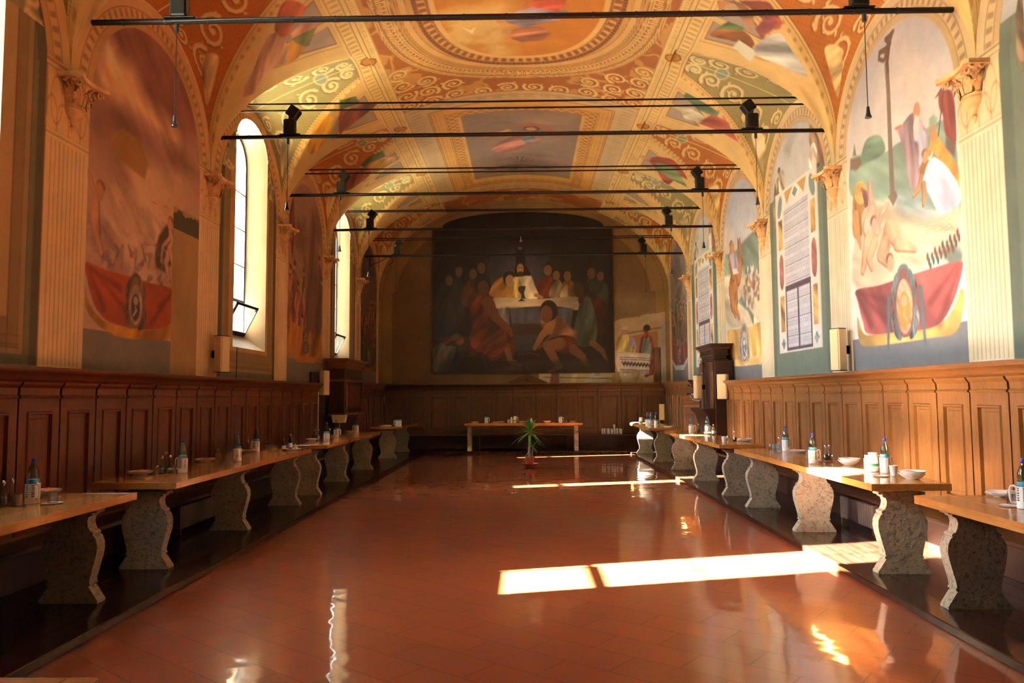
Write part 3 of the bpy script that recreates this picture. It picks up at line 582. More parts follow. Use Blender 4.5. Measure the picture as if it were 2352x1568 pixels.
# cells of the lunettes
lay(cv,(lun&odd)*1.,'c07a30'); lay(cv,(lun&even)*1.,'9a9468')
hatch=np.clip(np.sin(A*95)*.5+np.sin(B*95)*.5,0,1)*(lun&odd); lay(cv,hatch*.35,'96561c')
for bay in range(2,8):
    pa_,pb_=PIERS[bay],PIERS[bay+1]; cc=(pa_+pb_)/2
    for sd in (0,1):
        S=lambda x:(float(np.interp(math.acos(x/W),_th,_L)) if sd==0 else VL-float(np.interp(math.acos(x/W),_th,_L)))
        cv.clip=(lun&(i==bay))*np.clip((d-.1)/.02,0,1)
        cl='e6cfa0' if bay%2 else 'ddd3ae'
        for k in (-1,1):
            for x,dy,r in ((2.85,.16,.13),(3.15,.3,.19),(3.55,.42,.24),(3.95,.68,.25),(4.2,.98,.24),(4.28,.5,.2)):
                p=(S(x),cc+k*dy); spiral(cv,p,r,1.5,.055,cl,hand=k*(1 if sd else -1),a0=(PI if sd else 0)+k*.6)
            p0=S(4.3); p1=S(4.0); cv.poly(smooth([(p0,cc+k*1.35),(p0*.5+p1*.5,cc+k*1.25),(p1,cc+k*1.0),(p0*.4+p1*.6,cc+k*.9),(p0*.8+p1*.2,cc+k*1.1)],5),cl,.03,(.4,.5,7),raw=True)
        cv.ell((S(3.25),cc),.14,.2,'cfc6a8',raw=True); cv.ell((S(3.25),cc),.11,.16,'8fa3a0' if bay%2==0 else '8a9c86',raw=True)
        cv.line([(S(4.33),cc),(S(2.7),cc)],.03,cl,raw=True); cv.clip=None
lay(cv,(lun&((W-aX)<.012+.0*A))*1.,CREAM)
# ribs along the groins and long mouldings
gm=(aX>2.3)
rib=gm*np.clip((.2-np.abs(d+.06))/.015+.5,0,1)*(aX<W-.001); lay(cv,rib,'e0c68f')
along=A*np.sign(W/2-0)+B; gl=np.clip(np.cos((B*1.+aX*1.3)*32)*1.6,0,1)
lay(cv,gm*band(np.abs(d+.06),.05,.11,.015)*gl*.45,'9a713c'); lay(cv,gm*band(np.abs(d+.06),.145,.158,.01)*.6,UMBER); lay(cv,gm*band(np.abs(d+.06),.195,.21,.01)*.7,UMBER)
lb=band(aX,2.27,2.69,.015); lay(cv,lb,'e3ca95')
eg=np.clip(np.cos(B*46)*1.8,0,1); lay(cv,band(aX,2.5,2.62,.02)*eg*.45,'a07840'); lay(cv,band(aX,2.33,2.38,.01)*np.clip(np.cos(B*90)*2,0,1)*.4,'a07840')
for q in (2.275,2.4,2.47,2.64,2.69): lay(cv,band(aX,q-.006,q+.008,.01)*.65,'8d6430')
# frames round the spandrel pictures
sp=(~lun)&(aX>2.69); inn=np.minimum(-d-.26,(aX-2.69)*1.15)+.04
lay(cv,sp*band(inn,-1,.11),'dcc08a'); lay(cv,sp*band(inn,.1,.115)*.7,UMBER); lay(cv,sp*band(inn,.05,.06)*.5,UMBER)
# middle field: scrolls, oval picture, oblong picture
mid=aX<2.27; lay(cv,mid*1.,'a8672a'); vines(cv,mid*1.,'cfa05c',1.3,.03,6); 
s0=VL/2; sx=A-s0
def oval(rx,ry,n=2.25): return (1-(np.abs(sx/rx)**n+np.abs((B-10.9)/ry)**n)**(1/n))*min(rx,ry)
def lines(dv,ts,col='7d5426',w=.012,al=.7):
    for q in ts: lay(cv,mid*band(dv,q,q+w,.01)*al,col)
cv.clip=mid*1.
for q,yy in enumerate(np.arange(8.6,14.3,.47)):
    for k in (-1,1):
        for h,xx in enumerate((.24,.72,1.2,1.66,2.06)):
            e=(abs(xx/2.22)**2.25+abs((yy-10.9)/2.92)**2.25)
            if e>1.12: spiral(cv,(s0+k*xx*1.05,yy+.08*(h%2)),.2,1.7,.045,'e6cc98',hand=k*(1 if h%2 else -1),a0=1.3*h+q)
cv.clip=None
o=oval(2.22,2.92); lay(cv,mid*np.clip(o/.015+.5,0,1),'dcb982'); lines(o,(0,.03,.26,.3))
th=np.arctan2((B-10.9)/2.9,sx/2.2); u=th*24; key=((np.abs(((u)%1)-.5)<.33)&(np.abs(o-.15)<.085)&~((np.abs(((u)%1)-.5)<.17)&(np.abs(o-.15)<.04)))|((np.abs(((u+.5)%1)-.5)<.28)&(np.abs(o-.09)<.02))
lay(cv,mid*key*.75,'9c6428')
o=oval(1.9,2.6); lay(cv,mid*np.clip(o/.015+.5,0,1),'c99c60'); lines(o,(0,.05,.09,.2,.33),'85572a'); lay(cv,mid*band(o,.1,.2)*.6,'e0bd84')
o=oval(1.6,2.36); lay(cv,mid*np.clip(o/.015+.5,0,1),'8f5a2a'); lay(cv,mid*band(o,.08,.19)*np.clip(np.cos(th*70)*2.5,0,1),'cf9f5e'); lines(o,(.07,.2),'e0bd84'); lay(cv,mid*band(o,.0,.05)*np.clip(np.cos(th*150)*2.5,0,1)*.6,'5d3818')
o=oval(1.36,2.1); lay(cv,mid*np.clip(o/.015+.5,0,1),'dcb67c'); o2=oval(1.27,2.0); pm=np.clip(o2/.015+.5,0,1)*mid; lay(cv,pm,'c07a22')
cv.clip=pm; bxx=(s0-1.5,s0+1.5,8.6,13.2)
cv.cloud(bxx,'d69a3c',.9,.45,.7,.7,1.5,2); cv.cloud((s0-.1,s0+1.5,10.8,13.2),'dcbc84',1.3,.36,.55,.9,1.2,9); cv.cloud((s0-1.4,s0+.4,8.6,11.2),'a8601c',1.1,.5,.7,.6,1.5,19)
# which way is the picture's right: s runs from the right wall, so mirror offsets
P=lambda pts:[(s0-a,b) for a,b in pts]
cv.poly(P([(-.25,11.65),(-.05,11.35),(.35,11.15),(.75,11.3),(.62,11.6),(.3,11.75),(.05,11.9)]),'8f84a4',.03,(.4,.3,6),raw=True); cv.poly(P([(-.2,12.0),(.05,11.85),(.35,11.85),(.5,12.05),(.35,12.35),(.05,12.4),(-.15,12.25)]),'b07258',.04,(.4,.3,6),raw=True); cv.poly(P([(.1,11.2),(.4,10.8),(.7,11.0),(.6,11.35)]),'c4573c',.04,(.4,.3,6),raw=True)
cv.ell(P([(-.3,11.62)])[0],.08,.1,'c89468',raw=True); cv.ell(P([(-.22,12.0)])[0],.08,.09,'c89468',raw=True); cv.poly(P([(-.92,11.72),(-.8,11.85),(-.7,11.75),(-.78,11.98)]),'efe0b8',.02,raw=True)
for k in range(16): a=2*PI*k/16; cv.line(P([(-.8+.2*math.cos(a),11.8+.25*math.sin(a)),(-.8+.75*math.cos(a),11.8+.9*math.sin(a))]),[.015,.03],'dda548',.02,raw=True,alpha=.4)
cv.clip=None
# oblong picture with frames
def rect(x,y0,y1): return np.minimum(x-np.abs(sx),np.minimum(B-y0,y1-B))
o=rect(2.36,14.4,21.4); lay(cv,mid*np.clip(o/.015+.5,0,1),'d9b070'); lines(o,(0.,.03),'8d5a20',.02)
lay(cv,mid*band(o,.04,.46),'c9b49a'); gk=((np.abs(((B*3.2)%1)-.5)<.3)^(np.abs(((B*3.2)%1)-.5)<.14))|(np.abs((sx*3.2)%1-.5)<.3)&(np.abs(sx)<1.8)
lay(cv,mid*band(o,.12,.34)*gk*.35,'a07c50'); lay(cv,mid*band(o,.46,1.0),'d6a862'); lines(o,(.46,.5,.58,.66,.74),'8d5f2a'); lay(cv,mid*band(o,.8,1.0)*np.clip(np.cos(B*30)*np.cos(sx*30)*2+.4,0,1)*.7,'94602a'); lines(o,(.78,1.02),'7d4e1e')
o=rect(1.27,15.45,20.1); pm=mid*np.clip(o/.015+.5,0,1); lay(cv,pm,'8d7a78'); cv.clip=pm; bxx=(s0-1.3,s0+1.3,15.4,20.2)
cv.cloud(bxx,'b09a8c',.9,.42,.68,.85,2.2,5); cv.cloud(bxx,'6d5c60',1.1,.52,.72,.7,2.4,15)
cv.poly(P([(-.55,17.4),(-.2,17.05),(.05,16.7),(.35,16.8),(.45,17.2),(.2,17.6),(-.1,18.0),(-.5,18.15),(-.75,17.9)]),'9c6a68',.04,(.45,.6,5),raw=True); cv.poly(P([(-.05,17.0),(.25,16.9),(.35,17.3),(.1,17.6)]),'8086a0',.04,(.3,.6,6),raw=True)
cv.poly(P([(-.9,16.9),(-.3,16.55),(-.05,16.8),(-.3,17.15)]),'c49a68',.04,(.4,.3,7),raw=True); cv.line(P([(-.2,16.4),(.2,16.2),(.6,16.5),(.95,17.1)]),[.05,.14,.12,.04],'b8685a',raw=True); cv.ell(P([(.2,16.6)])[0],.12,.14,'c79a78',raw=True); cv.ell(P([(.22,16.55)])[0],.16,.14,'6a4434',raw=True,ring=.06)
for k in range(9): a=PI*(.12+.76*k/8); cv.poly(P([(-.1,19.1),(-.1+.5*math.cos(a)-.04,19.1-.55*math.sin(a)),(-.1+.62*math.cos(a),19.1-.62*math.sin(a))]),'4a3c24',.02,raw=True)
for k in (-1,1): cv.poly(P([(-.1,19.15),(-.1+k*.9,19.3),(-.1+k*.75,19.45),(-.1,19.3)]),'4f3a26',.03,raw=True)
cv.line(P([(-.1,19.2),(-.15,19.5),(-.35,19.6),(.1,19.62),(.3,19.72)]),[.1,.12,.08,.07,.04],'503c24',raw=True); cv.clip=None
# gold bosses where ribs meet the long mouldings
for bay in range(2,8):
    cc=(PIERS[bay]+PIERS[bay+1])/2
    for sd in (0,1):
        sB=float(np.interp(math.acos(2.47/W),_th,_L)); sB=sB if sd==0 else VL-sB; cv.ell((sB,cc),.13,.13,'c08a2c',raw=True); cv.ell((sB,cc),.13,.13,'8a5c1c',raw=True,ring=.03)
# figures in the spandrels
def vp(pts,col,fold=(.4,.9,5)): cv.poly(pts,warm(col,(.98,1.1,1.35)),.03,fold)
vp(Z1([(1600,640),(1680,480),(1780,250),(1850,220),(1900,270),(1945,330),(1920,410),(1800,460),(1720,560),(1690,620)]),'c4875e'); vp(Z1([(1830,180),(1890,10),(1990,10),(2040,60),(1960,150),(1930,230),(1870,240)]),'b0562e')
vp(Z1([(1940,220),(2050,120),(2120,150),(2060,230),(1950,260)]),'c08060'); vp(Z1([(1950,255),(2080,190),(2115,170),(2060,300),(1990,330)]),'77703a'); vp(Z1([(1930,265),(2040,310),(1990,380),(1925,425)]),'c8822a')
vp(Z1([(2050,1000),(2100,830),(2180,765),(2230,800),(2200,900),(2100,1015)]),'cf8c28'); vp(Z1([(2230,785),(2320,740),(2323,850),(2200,920)]),'cfa078'); vp(Z2([(0,745),(60,730),(150,695),(250,690),(140,785),(30,865),(0,900)]),'a5523a'); vp(Z2([(0,665),(110,640),(132,692),(0,735)]),'66703f')
vp(Z2([(130,1110),(200,1040),(290,1000),(305,1040),(230,1080)]),'66703f'); vp(Z2([(160,1110),(230,1075),(300,1060),(322,1090),(260,1130),(200,1150)]),'c8882c'); vp(Z2([(300,1065),(330,1045),(400,1045),(390,1065),(320,1085)]),'c48a58'); vp(Z2([(5,1240),(60,1180),(150,1120),(210,1150),(120,1230),(5,1290)]),'b0552c')
vp(Z3([(430,5),(600,5),(660,60),(705,140),(690,190),(640,185),(560,110),(480,40)]),'b4563a'); vp(Z3([(280,5),(420,10),(480,50),(520,110),(500,200),(440,120),(330,60)]),'c08050'); vp(Z3([(225,230),(300,185),(450,200),(525,285),(480,325),(420,280),(330,260)]),'b0662e'); vp(Z3([(380,312),(420,265),(540,345),(500,412)]),'d8c8a4',None)
vp(Z3([(520,330),(600,250),(700,220),(750,300),(830,410),(872,505),(700,430),(590,390)]),'c4b4a0'); vp(Z3([(530,190),(600,110),(685,130),(640,205),(570,245)]),'8c4640'); vp(Z3([(262,190),(350,140),(460,180),(440,202)]),'5f6a3c'); cv.ell(Z3([(335,45)])[0],.12,.14,'b8875c'); cv.ell(Z3([(370,60)])[0],.1,.16,'b9a488')
vp(Z3([(50,640),(70,615),(290,740),(272,782),(150,730)]),'5f7048'); vp(Z3([(5,690),(60,700),(200,780),(180,820),(60,790)]),'dcc29a'); vp(Z3([(150,820),(240,760),(330,790),(420,950),(300,880)]),'b5523c')
vp(Z2([(2060,1070),(2110,1045),(2230,1070),(2320,1190),(2260,1175),(2180,1230),(2100,1110)]),'a8412c'); vp(Z2([(2110,1080),(2230,1110),(2320,1250),(2200,1190),(2110,1130)]),'74804f'); vp(Z2([(1985,1040),(2010,1030),(2080,1060),(2060,1085)]),'c48a58')
cv.mottle(.07,1.5)
V.c*=np.array([.845,.82,.70])
# ---------------------------------------------------------------- setting
def fresco_mat(name, rough=.75, var=.16, bump=.12):
    t=NT(name); a=t.node('ShaderNodeAttribute',attribute_name='paint')
    n=t.noise(t.coords('Object'),3.5,4,.65); k=t.ramp(n,[(.3,(1-var,)*3),(.7,(1,1,1))])
    t.set(base=t.mix(1.,a.outputs['Color'],k,'MULTIPLY'),rough=rough)
    if bump>.1: t.bump(t.noise(t.coords('Object'),14,2,.6),bump,.01)
    return t.m
M_fresco=fresco_mat('frescoed_plaster',bump=0); M_ceil=fresco_mat('frescoed_vault',.8,.12,0); M_canvas=fresco_mat('oil_paint',.5,.05,0)
M_plaster=plain('pale_plaster','d8c9a4',.8,var=.06,nscale=2.5)
def wall_side(cv,name,X,holes,flip):
    na,nb=len(cv.a),len(cv.b)
    top=arch_z(cv.a); Z=np.minimum(cv.B,(np.maximum(top,ZS)+.4)[None,:])
    co=np.stack([np.full(Z.shape,X),cv.A,Z],-1).reshape(-1,3)
    zc=cv.b[:-1][:,None]; yc=((cv.a[:-1]+cv.a[1:])/2)[None,:]
    keep=(zc<np.maximum(top[:-1],top[1:])[None,:]+.4)
    for a,b in holes:
        c=(a+b)/2; h=(b-a)/2; zz=zc+.006; inside=(abs(yc-c)<h)&(zz>WIN_B)&((zz<WIN_T)|(((yc-c)/h)**2+((zz-WIN_T)/WIN_R)**2<1))
        keep=keep&~inside
    o=grid_mesh(name,co,na,nb,M_fresco,keep,cv.linear().reshape(-1,3),flip)
    return tag(o,kind='structure')
WIN_R=.5
wl=wall_side(LW,'wall_left',-W,HOLES,False); wr=wall_side(RW,'wall_right',W,[],True)
# lower wall strips behind the panelling, outer skin of the window wall and the wall behind the viewpoint
MB().box(-W-.02,-W,YF,YB,-.02,1.605).build('wall_left_low',M_plaster,smooth=0)['kind']='structure'
MB().box(W,W+.5,YF,YB,-.02,1.605).build('wall_right_low',M_plaster,smooth=0)['kind']='structure'
MB().box(-W-.6,W+.6,YF-.3,YF,-.02,7.6).build('wall_front',M_plaster,smooth=0)['kind']='structure'
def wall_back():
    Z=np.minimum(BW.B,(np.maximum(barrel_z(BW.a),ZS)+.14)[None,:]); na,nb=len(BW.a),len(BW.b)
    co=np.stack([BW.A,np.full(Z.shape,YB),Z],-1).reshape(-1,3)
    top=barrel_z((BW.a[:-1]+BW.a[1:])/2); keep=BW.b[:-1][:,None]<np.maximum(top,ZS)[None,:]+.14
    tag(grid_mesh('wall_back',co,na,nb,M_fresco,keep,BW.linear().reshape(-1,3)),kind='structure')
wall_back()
MB().box(-W,W,YB,YB+.4,-.02,1.605).build('wall_back_low',M_plaster,smooth=0)['kind']='structure'
def vault():
    X,Y=np.meshgrid(VX,VY); Z=vault_z(X,Y)
    co=np.stack([X,Y,Z],-1).reshape(-1,3)
    tag(grid_mesh('ceiling',co,len(VS),len(VY),M_ceil,None,V.linear().reshape(-1,3),True),kind='structure')
vault()
# windows: reveals, sloping sills, glass and iron bars
M_iron=plain('black_iron','1c1a1a',.5,.6,.2); M_ironlight=plain('grey_iron','3a3a40',.45,.7)
def glass_mat(name,tint='eef4f2',mixf=.08):
    t=NT(name); t.n.remove(t.b); tr=t.node('ShaderNodeBsdfTransparent'); tr.inputs[0].default_value=(*lin(tint),1)
    gl=t.node('ShaderNodeBsdfGlossy'); gl.inputs['Roughness'].default_value=.03; mx=t.node('ShaderNodeMixShader'); mx.inputs[0].default_value=mixf
    t.link(tr.outputs[0],mx.inputs[1]); t.link(gl.outputs[0],mx.inputs[2]); t.link(mx.outputs[0],t.n['Material Output'].inputs['Surface']); return t.m
M_pane=glass_mat('window_glass'); M_reveal=plain('whitewashed_reveal','b4ad9c',.85,var=.05,nscale=2.5)
def arch_outline(c,h,zb,zt,r,n=14):
    return [(c-h,zb),(c+h,zb)]+[(c+h*math.cos(PI*k/n),zt+r*math.sin(PI*k/n)) for k in range(n+1)]
GX=-W-.3; OX=-W-.66; GH=.475
for c,i in WINS:
    o1=arch_outline(c,WIN_H,WIN_B,WIN_T,WIN_R); o2=arch_outline(c,GH,2.6,5.45,.42); n=len(o1)
    vs=[(-W,y,z) for y,z in o1]+[(GX,y,z) for y,z in o2]+[(OX,y,z) for y,z in o2]
    fs=[(k,(k+1)%n,n+(k+1)%n,n+k) for k in range(n)]+[(n+k,n+(k+1)%n,2*n+(k+1)%n,2*n+k) for k in range(n)]
    root=MB().add(vs,fs).build('window_%d'%(i+1),M_reveal,smooth=50); root['kind']='structure'
    zb,zt=3.16,5.45
    up=arch_outline(c,GH,zb,zt,.42)
    MB().add([(GX+.012,y,z) for y,z in up],[tuple(range(n))]).build('pane',M_pane,root,0)
    f=MB(); f.tube([(GX+.015,y,z) for y,z in up],.016,6,closed=True); f.box(GX,GX+.03,c-GH,c+GH,zb-.025,zb+.025)
    f.box(GX,GX+.03,c-GH,c-GH+.03,2.6,zb); f.box(GX,GX+.03,c+GH-.03,c+GH,2.6,zb); f.box(GX,GX+.03,c-GH,c+GH,2.6,2.63)
    f.build('frame',M_iron,root)
    b=MB()
    for z in (3.75,4.35,4.95): b.box(GX+.005,GX+.025,c-GH,c+GH,z-.007,z+.007)
    b.box(GX+.005,GX+.025,c-.008,c+.008,zb,5.85); b.build('glazing_bars',M_iron,root)
    # bottom-hung sash tipped into the room
    Mt=Matrix.Translation((GX+.03,c,2.63)) @ Matrix.Rotation(math.radians(27),4,'Y')
    s=MB(); H=.5
    for bx in ((0,.03,-GH+.03,-GH+.065,0,H),(0,.03,GH-.065,GH-.03,0,H),(0,.03,-GH+.03,GH-.03,0,.04),(0,.03,-GH+.03,GH-.03,H-.04,H)): s.box(*bx,M=Mt)
    so=s.build('hopper_sash',M_iron,root,0)
    MB().box(.012,.018,-GH+.06,GH-.06,.04,H-.04,M=Mt).build('sash_pane',M_pane,so,0)
# outer face of the window wall with its openings
def outer():
    ys=[YF-.3]; b=MB()
    for c,_ in WINS:
        b.box(OX-.02,OX,ys[-1],c-GH,-.3,8.2); 
        b.box(OX-.02,OX,c-GH,c+GH,-.3,2.6)
        n=12; top=[(c-GH,8.2)]+[(c-GH*math.cos(PI*k/n),5.45+.42*math.sin(PI*k/n)) for k in range(n+1)]+[(c+GH,8.2)]
        b.prism(top,lambda p,q,w:(w,p,q),OX-.02,OX)
        ys.append(c+GH)
    b.box(OX-.02,OX,ys[-1],YB+.4,-.3,8.2); b.build('wall_exterior',M_plaster,smooth=0)['kind']='structure'
outer()
for y1,dx in ((11.56,1.9),(17.72,2.6)):  # unseen outdoor blocks, added to narrow the sunbeams of two windows
    MB().box(OX-.02-dx,OX-.021,y1-.75,y1,-.3,6.6).build('added_sun_blocker',M_plaster,smooth=0)['kind']='structure'
MB().box(-60,OX-.02,-40,60,-.4,-.3).build('ground_courtyard',plain('courtyard_paving','b8ad98',.9,var=.1),smooth=0)['kind']='structure'
# floor of waxed terracotta tiles laid on the diagonal
def floor_mat():
    t=NT('waxed_terracotta'); v=t.coords('Object',rot=(0,0,math.radians(38)))
    br=t.node('ShaderNodeTexBrick',offset=.5); t.link(v,br.inputs['Vector'])
    for k,x in (('Scale',1.),('Brick Width',.6),('Row Height',.3),('Mortar Size',.006),('Mortar Smooth',.4),('Bias',0.)): br.inputs[k].default_value=x
    br.inputs['Color1'].default_value=(*lin('a4502b'),1); br.inputs['Color2'].default_value=(*lin('934c2c'),1); br.inputs['Mortar'].default_value=(*lin('5c3322'),1)
    w=t.coords('Object'); n=t.noise(w,.9,3,.6)
    c=t.mix(.3,br.outputs['Color'],t.ramp(n,[(.3,lin('9a4a28')),(.7,lin('9c5634'))]))
    t.set(base=c,spec=.3,rough=.3,coat=1.,coatr=.05); t.b.inputs['Coat IOR'].default_value=1.68
    b1=t.bump(t.noise(w,2.3,2,.5),.3,.02); t.t.links.remove(t.b.inputs['Normal'].links[0]); t.link(b1.outputs['Normal'],t.b.inputs['Coat Normal']); return t.m
MB().box(-W-.02,W+.02,YF,YB,-.05,0).build('floor',floor_mat(),smooth=0)['kind']='structure'
# ---------------------------------------------------------------- furniture materials
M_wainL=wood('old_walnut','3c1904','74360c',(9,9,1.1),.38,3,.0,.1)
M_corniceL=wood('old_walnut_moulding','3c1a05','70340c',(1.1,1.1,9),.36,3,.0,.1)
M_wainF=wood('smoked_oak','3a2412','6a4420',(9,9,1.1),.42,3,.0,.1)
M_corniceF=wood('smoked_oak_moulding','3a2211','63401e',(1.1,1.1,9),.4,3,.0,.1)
M_wain=wood('honey_walnut','56300d','8f5a26',(9,9,1.1),.42,3,.0,.1)  # lighter, yellower brown than the left-hand wainscot
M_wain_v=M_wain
M_cornice=wood('honey_walnut_moulding','52300e','8a5424',(1.1,1.1,9),.4,3,.0,.1)
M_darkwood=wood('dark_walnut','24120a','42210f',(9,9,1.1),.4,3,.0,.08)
M_table=wood('varnished_oak','8f5825','c48a45',(14,1.,14),.2,2.2,.35,.05)
M_table_x=wood('varnished_oak_crosswise','8f5825','c48a45',(1.,14,14),.2,2.2,.35,.05)
def plank_mat():
    t=NT('dark_floorboards'); v=t.coords('Object',(9,.8,9)); n=t.noise(v,3,3,.6,.5)
    w=t.coords('Object'); sx=t.node('ShaderNodeSeparateXYZ'); t.link(w,sx.inputs[0])
    c=t.ramp(n,[(.3,lin('1d110b')),(.7,lin('40261a'))])
    t.set(base=c,rough=.17,spec=.6); return t.m
M_plank=plank_mat()
def stone_mat():
    t=NT('travertine'); v=t.coords('Object'); n=t.noise(v,5,3,.65); vo=t.node('ShaderNodeTexVoronoi',feature='F1'); vo.inputs['Scale'].default_value=38; t.link(t.coords('Object',(1,1,1.6)),vo.inputs['Vector'])
    p=t.noise(v,30,3,.7)
    c=t.ramp(n,[(.3,lin('776b58')),(.7,lin('a89a80'))]); c=t.mix(.55,c,t.ramp(p,[(.36,lin('453c2e')),(.5,lin('a0937a'))]))
    t.set(base=c,rough=.75); b=t.bump(p,.7,.012); b2=t.node('ShaderNodeBump'); b2.inputs['Strength'].default_value=.4; b2.inputs['Distance'].default_value=.01
    t.link(vo.outputs['Distance'],b2.inputs['Height']); t.link(b.outputs['Normal'],b2.inputs['Normal']); t.link(b2.outputs['Normal'],t.b.inputs['Normal']); return t.m
M_stone=stone_mat()
M_corbel=plain('carved_sandstone','c49a66',.8,var=.25,nscale=9,bump=.5,bscale=30)
# ---------------------------------------------------------------- platforms
def platform(label,x0,x1,y0,y1,front):
    r=thing('wooden_platform',label,'platform',((x0+x1)/2,y0,0))
    cx=(x0+x1)/2; n=MB(); b=MB()
    if front in('L','R'):
        s=1 if front=='L' else -1; edge=x1 if s>0 else x0; w=(x1-x0-.06)/7
        for k in range(7):
            a=edge-s*.06-s*w*k; b.box(min(a,a-s*(w-.004))-cx,max(a,a-s*(w-.004))-cx,0,y1-y0,0,ZP)
        n.bbox(min(edge,edge-s*.06)-cx,max(edge,edge-s*.06)-cx,0,y1-y0,0,ZP+.006,.008)
    else:
        w=(y1-y0-.06)/5
        for k in range(5): b.box(x0-cx,x1-cx,.06+k*w,.06+(k+1)*w-.004,0,ZP)
        n.bbox(x0-cx,x1-cx,0,.06,0,ZP+.006,.008)
    b.build('planks',M_plank,r,0); n.build('nosing',M_plank,r)
platform('dark board platform along the window wall under the left-hand tables',-W+.01,-2.86,YF+.01,21.1,'L')
platform('dark board platform along the sunlit wall under the right-hand tables',2.85,W-.01,YF+.01,21.1,'R')
platform('dark board platform under the short table at the far end',-W+.01,W-.01,21.105,YB-.01,'B')
# ---------------------------------------------------------------- panelling: local x along the run, y into the room
def panel_unit(w,z0,z1,lx):
    b=MB(); g=.01; x0,x1=lx+g,lx+w-g
    def R(ix,it,ib,y): return [(x0+ix,y,z0+ib),(x1-ix,y,z0+ib),(x1-ix,y,z1-it),(x0+ix,y,z1-it)]
    m=min(1,w/.56)
    rings=[R(0,0,0,.15),R(0,0,0,.222),R(.1*m,.11,.13,.222),R(.108*m,.118,.138,.236),R(.122*m,.132,.152,.236),R(.13*m,.14,.16,.206),R(.16*m,.17,.19,.202),R(.165*m,.175,.195,.21),R(.175*m,.185,.205,.21)]
    vs=[p for r in rings for p in r]; fs=[]
    for k in range(len(rings)-1):
        for i in range(4): fs.append((4*k+i,4*k+(i+1)%4,4*k+4+(i+1)%4,4*k+4+i))
    fs.append(tuple(4*(len(rings)-1)+i for i in range(4))); b.add(vs,fs)
    return b
def frieze_unit(w,zt,lx):
    b=MB(); g=.016; z=zt-.27
    prof=[(.15,z),(.232,z),(.238,z+.012),(.232,z+.024),(.222,z+.03),(.226,z+.09),(.25,z+.118),(.256,z+.14),(.15,z+.14)]
    return b.prism(prof,lambda p,q,x:(x,p,q),lx+g,lx+w-g)
def panelling(label,loc,rz,widths,zt,mw,mc,z0=.47,cat='wall panelling'):
    r=thing('wood_panelling',label,cat,loc,rz,None); L=sum(widths)
    MB().box(0,L,.003,.165,ZP+.008,zt-.02).build('backing_board',M_darkwood,r,0)
    prof=[(0,zt-.14),(.235,zt-.14),(.25,zt-.115),(.262,zt-.11),(.275,zt-.085),(.31,zt-.05),(.322,zt-.045),(.33,zt-.03),(.33,zt-.004),(.322,zt),(0,zt)]
    c=MB().prism(prof,lambda p,q,x:(x,p,q),-.0,L); c.build('cornice',mc,r,25)
    MB().prism([(.15,z0-.07),(.25,z0-.07),(.25,z0-.02),(.235,z0),(.15,z0)],lambda p,q,x:(x,p,q),0,L).build('base_rail',mc,r,25)
    x=0
    for w in widths:
        p=panel_unit(w,z0,zt-.27,x).build('panel',mw,r,25); frieze_unit(w,zt,x).build('frieze_block',mw,p,25); x+=w
    return r
PW=.568
nL=31
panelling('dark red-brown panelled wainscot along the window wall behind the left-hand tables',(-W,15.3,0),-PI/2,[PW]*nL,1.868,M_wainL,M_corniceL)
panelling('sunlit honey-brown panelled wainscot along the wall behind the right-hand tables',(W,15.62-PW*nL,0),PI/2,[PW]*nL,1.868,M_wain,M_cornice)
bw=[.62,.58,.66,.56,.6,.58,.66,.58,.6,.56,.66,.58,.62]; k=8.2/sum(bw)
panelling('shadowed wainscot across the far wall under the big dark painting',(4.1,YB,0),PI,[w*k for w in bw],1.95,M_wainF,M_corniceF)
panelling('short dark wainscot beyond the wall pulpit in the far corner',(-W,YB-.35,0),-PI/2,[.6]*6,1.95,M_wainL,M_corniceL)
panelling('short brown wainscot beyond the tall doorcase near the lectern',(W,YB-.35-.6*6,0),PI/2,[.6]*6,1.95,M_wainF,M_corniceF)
def bench(label,loc,rz,L):
    r=thing('wall_bench',label,'bench',loc,rz)
    MB().bbox(0,L,.255,.58,.415,.455,.006).build('seat',M_darkwood,r)
    b=MB(); b.box(0,L,.258,.29,ZP+.002,.4); b.build('front_board',M_darkwood,r,0)
    n=int(L/2.4)
    for q in range(n+1): MB().box(min(q*L/n,L-.05),min(q*L/n,L-.05)+.05,.29,.52,ZP+.001,.415).build('bracket',M_darkwood,r,0)
bench('long dark wall bench beneath the panelling on the window side',(-W,15.2,0),-PI/2,17.6)
bench('long dark wall bench beneath the panelling on the sunlit side',(W,-2.4,0),PI/2,17.9)
bench('dark wall bench across the far end beneath the painting',(3.9,YB,0),PI,7.8)
# small pediment on top of the far panelling
p=MB().prism([(-.55,1.953),(.55,1.952),(.55,1.975),(0,2.2),(-.55,1.975)],lambda a,b,w:(.1+a,w,b),YB-.13,YB-.02)
p.prism([(-.62,1.972),(-.58,1.955),(0,2.185),(.58,1.955),(.62,1.972),(0,2.225)],lambda a,b,w:(.1+a,w,b),YB-.17,YB-.015)
p.lathe([(.0,0),(.045,.01),(.055,.03),(.04,.05),(0,.055)],14,M=Matrix.Translation((.1,YB-.12,2.06)) @ Matrix.Rotation(PI/2,4,'X'))
tag(p.build('pediment',M_corniceF),'small wooden pediment with a round boss on top of the far panelling','pediment')
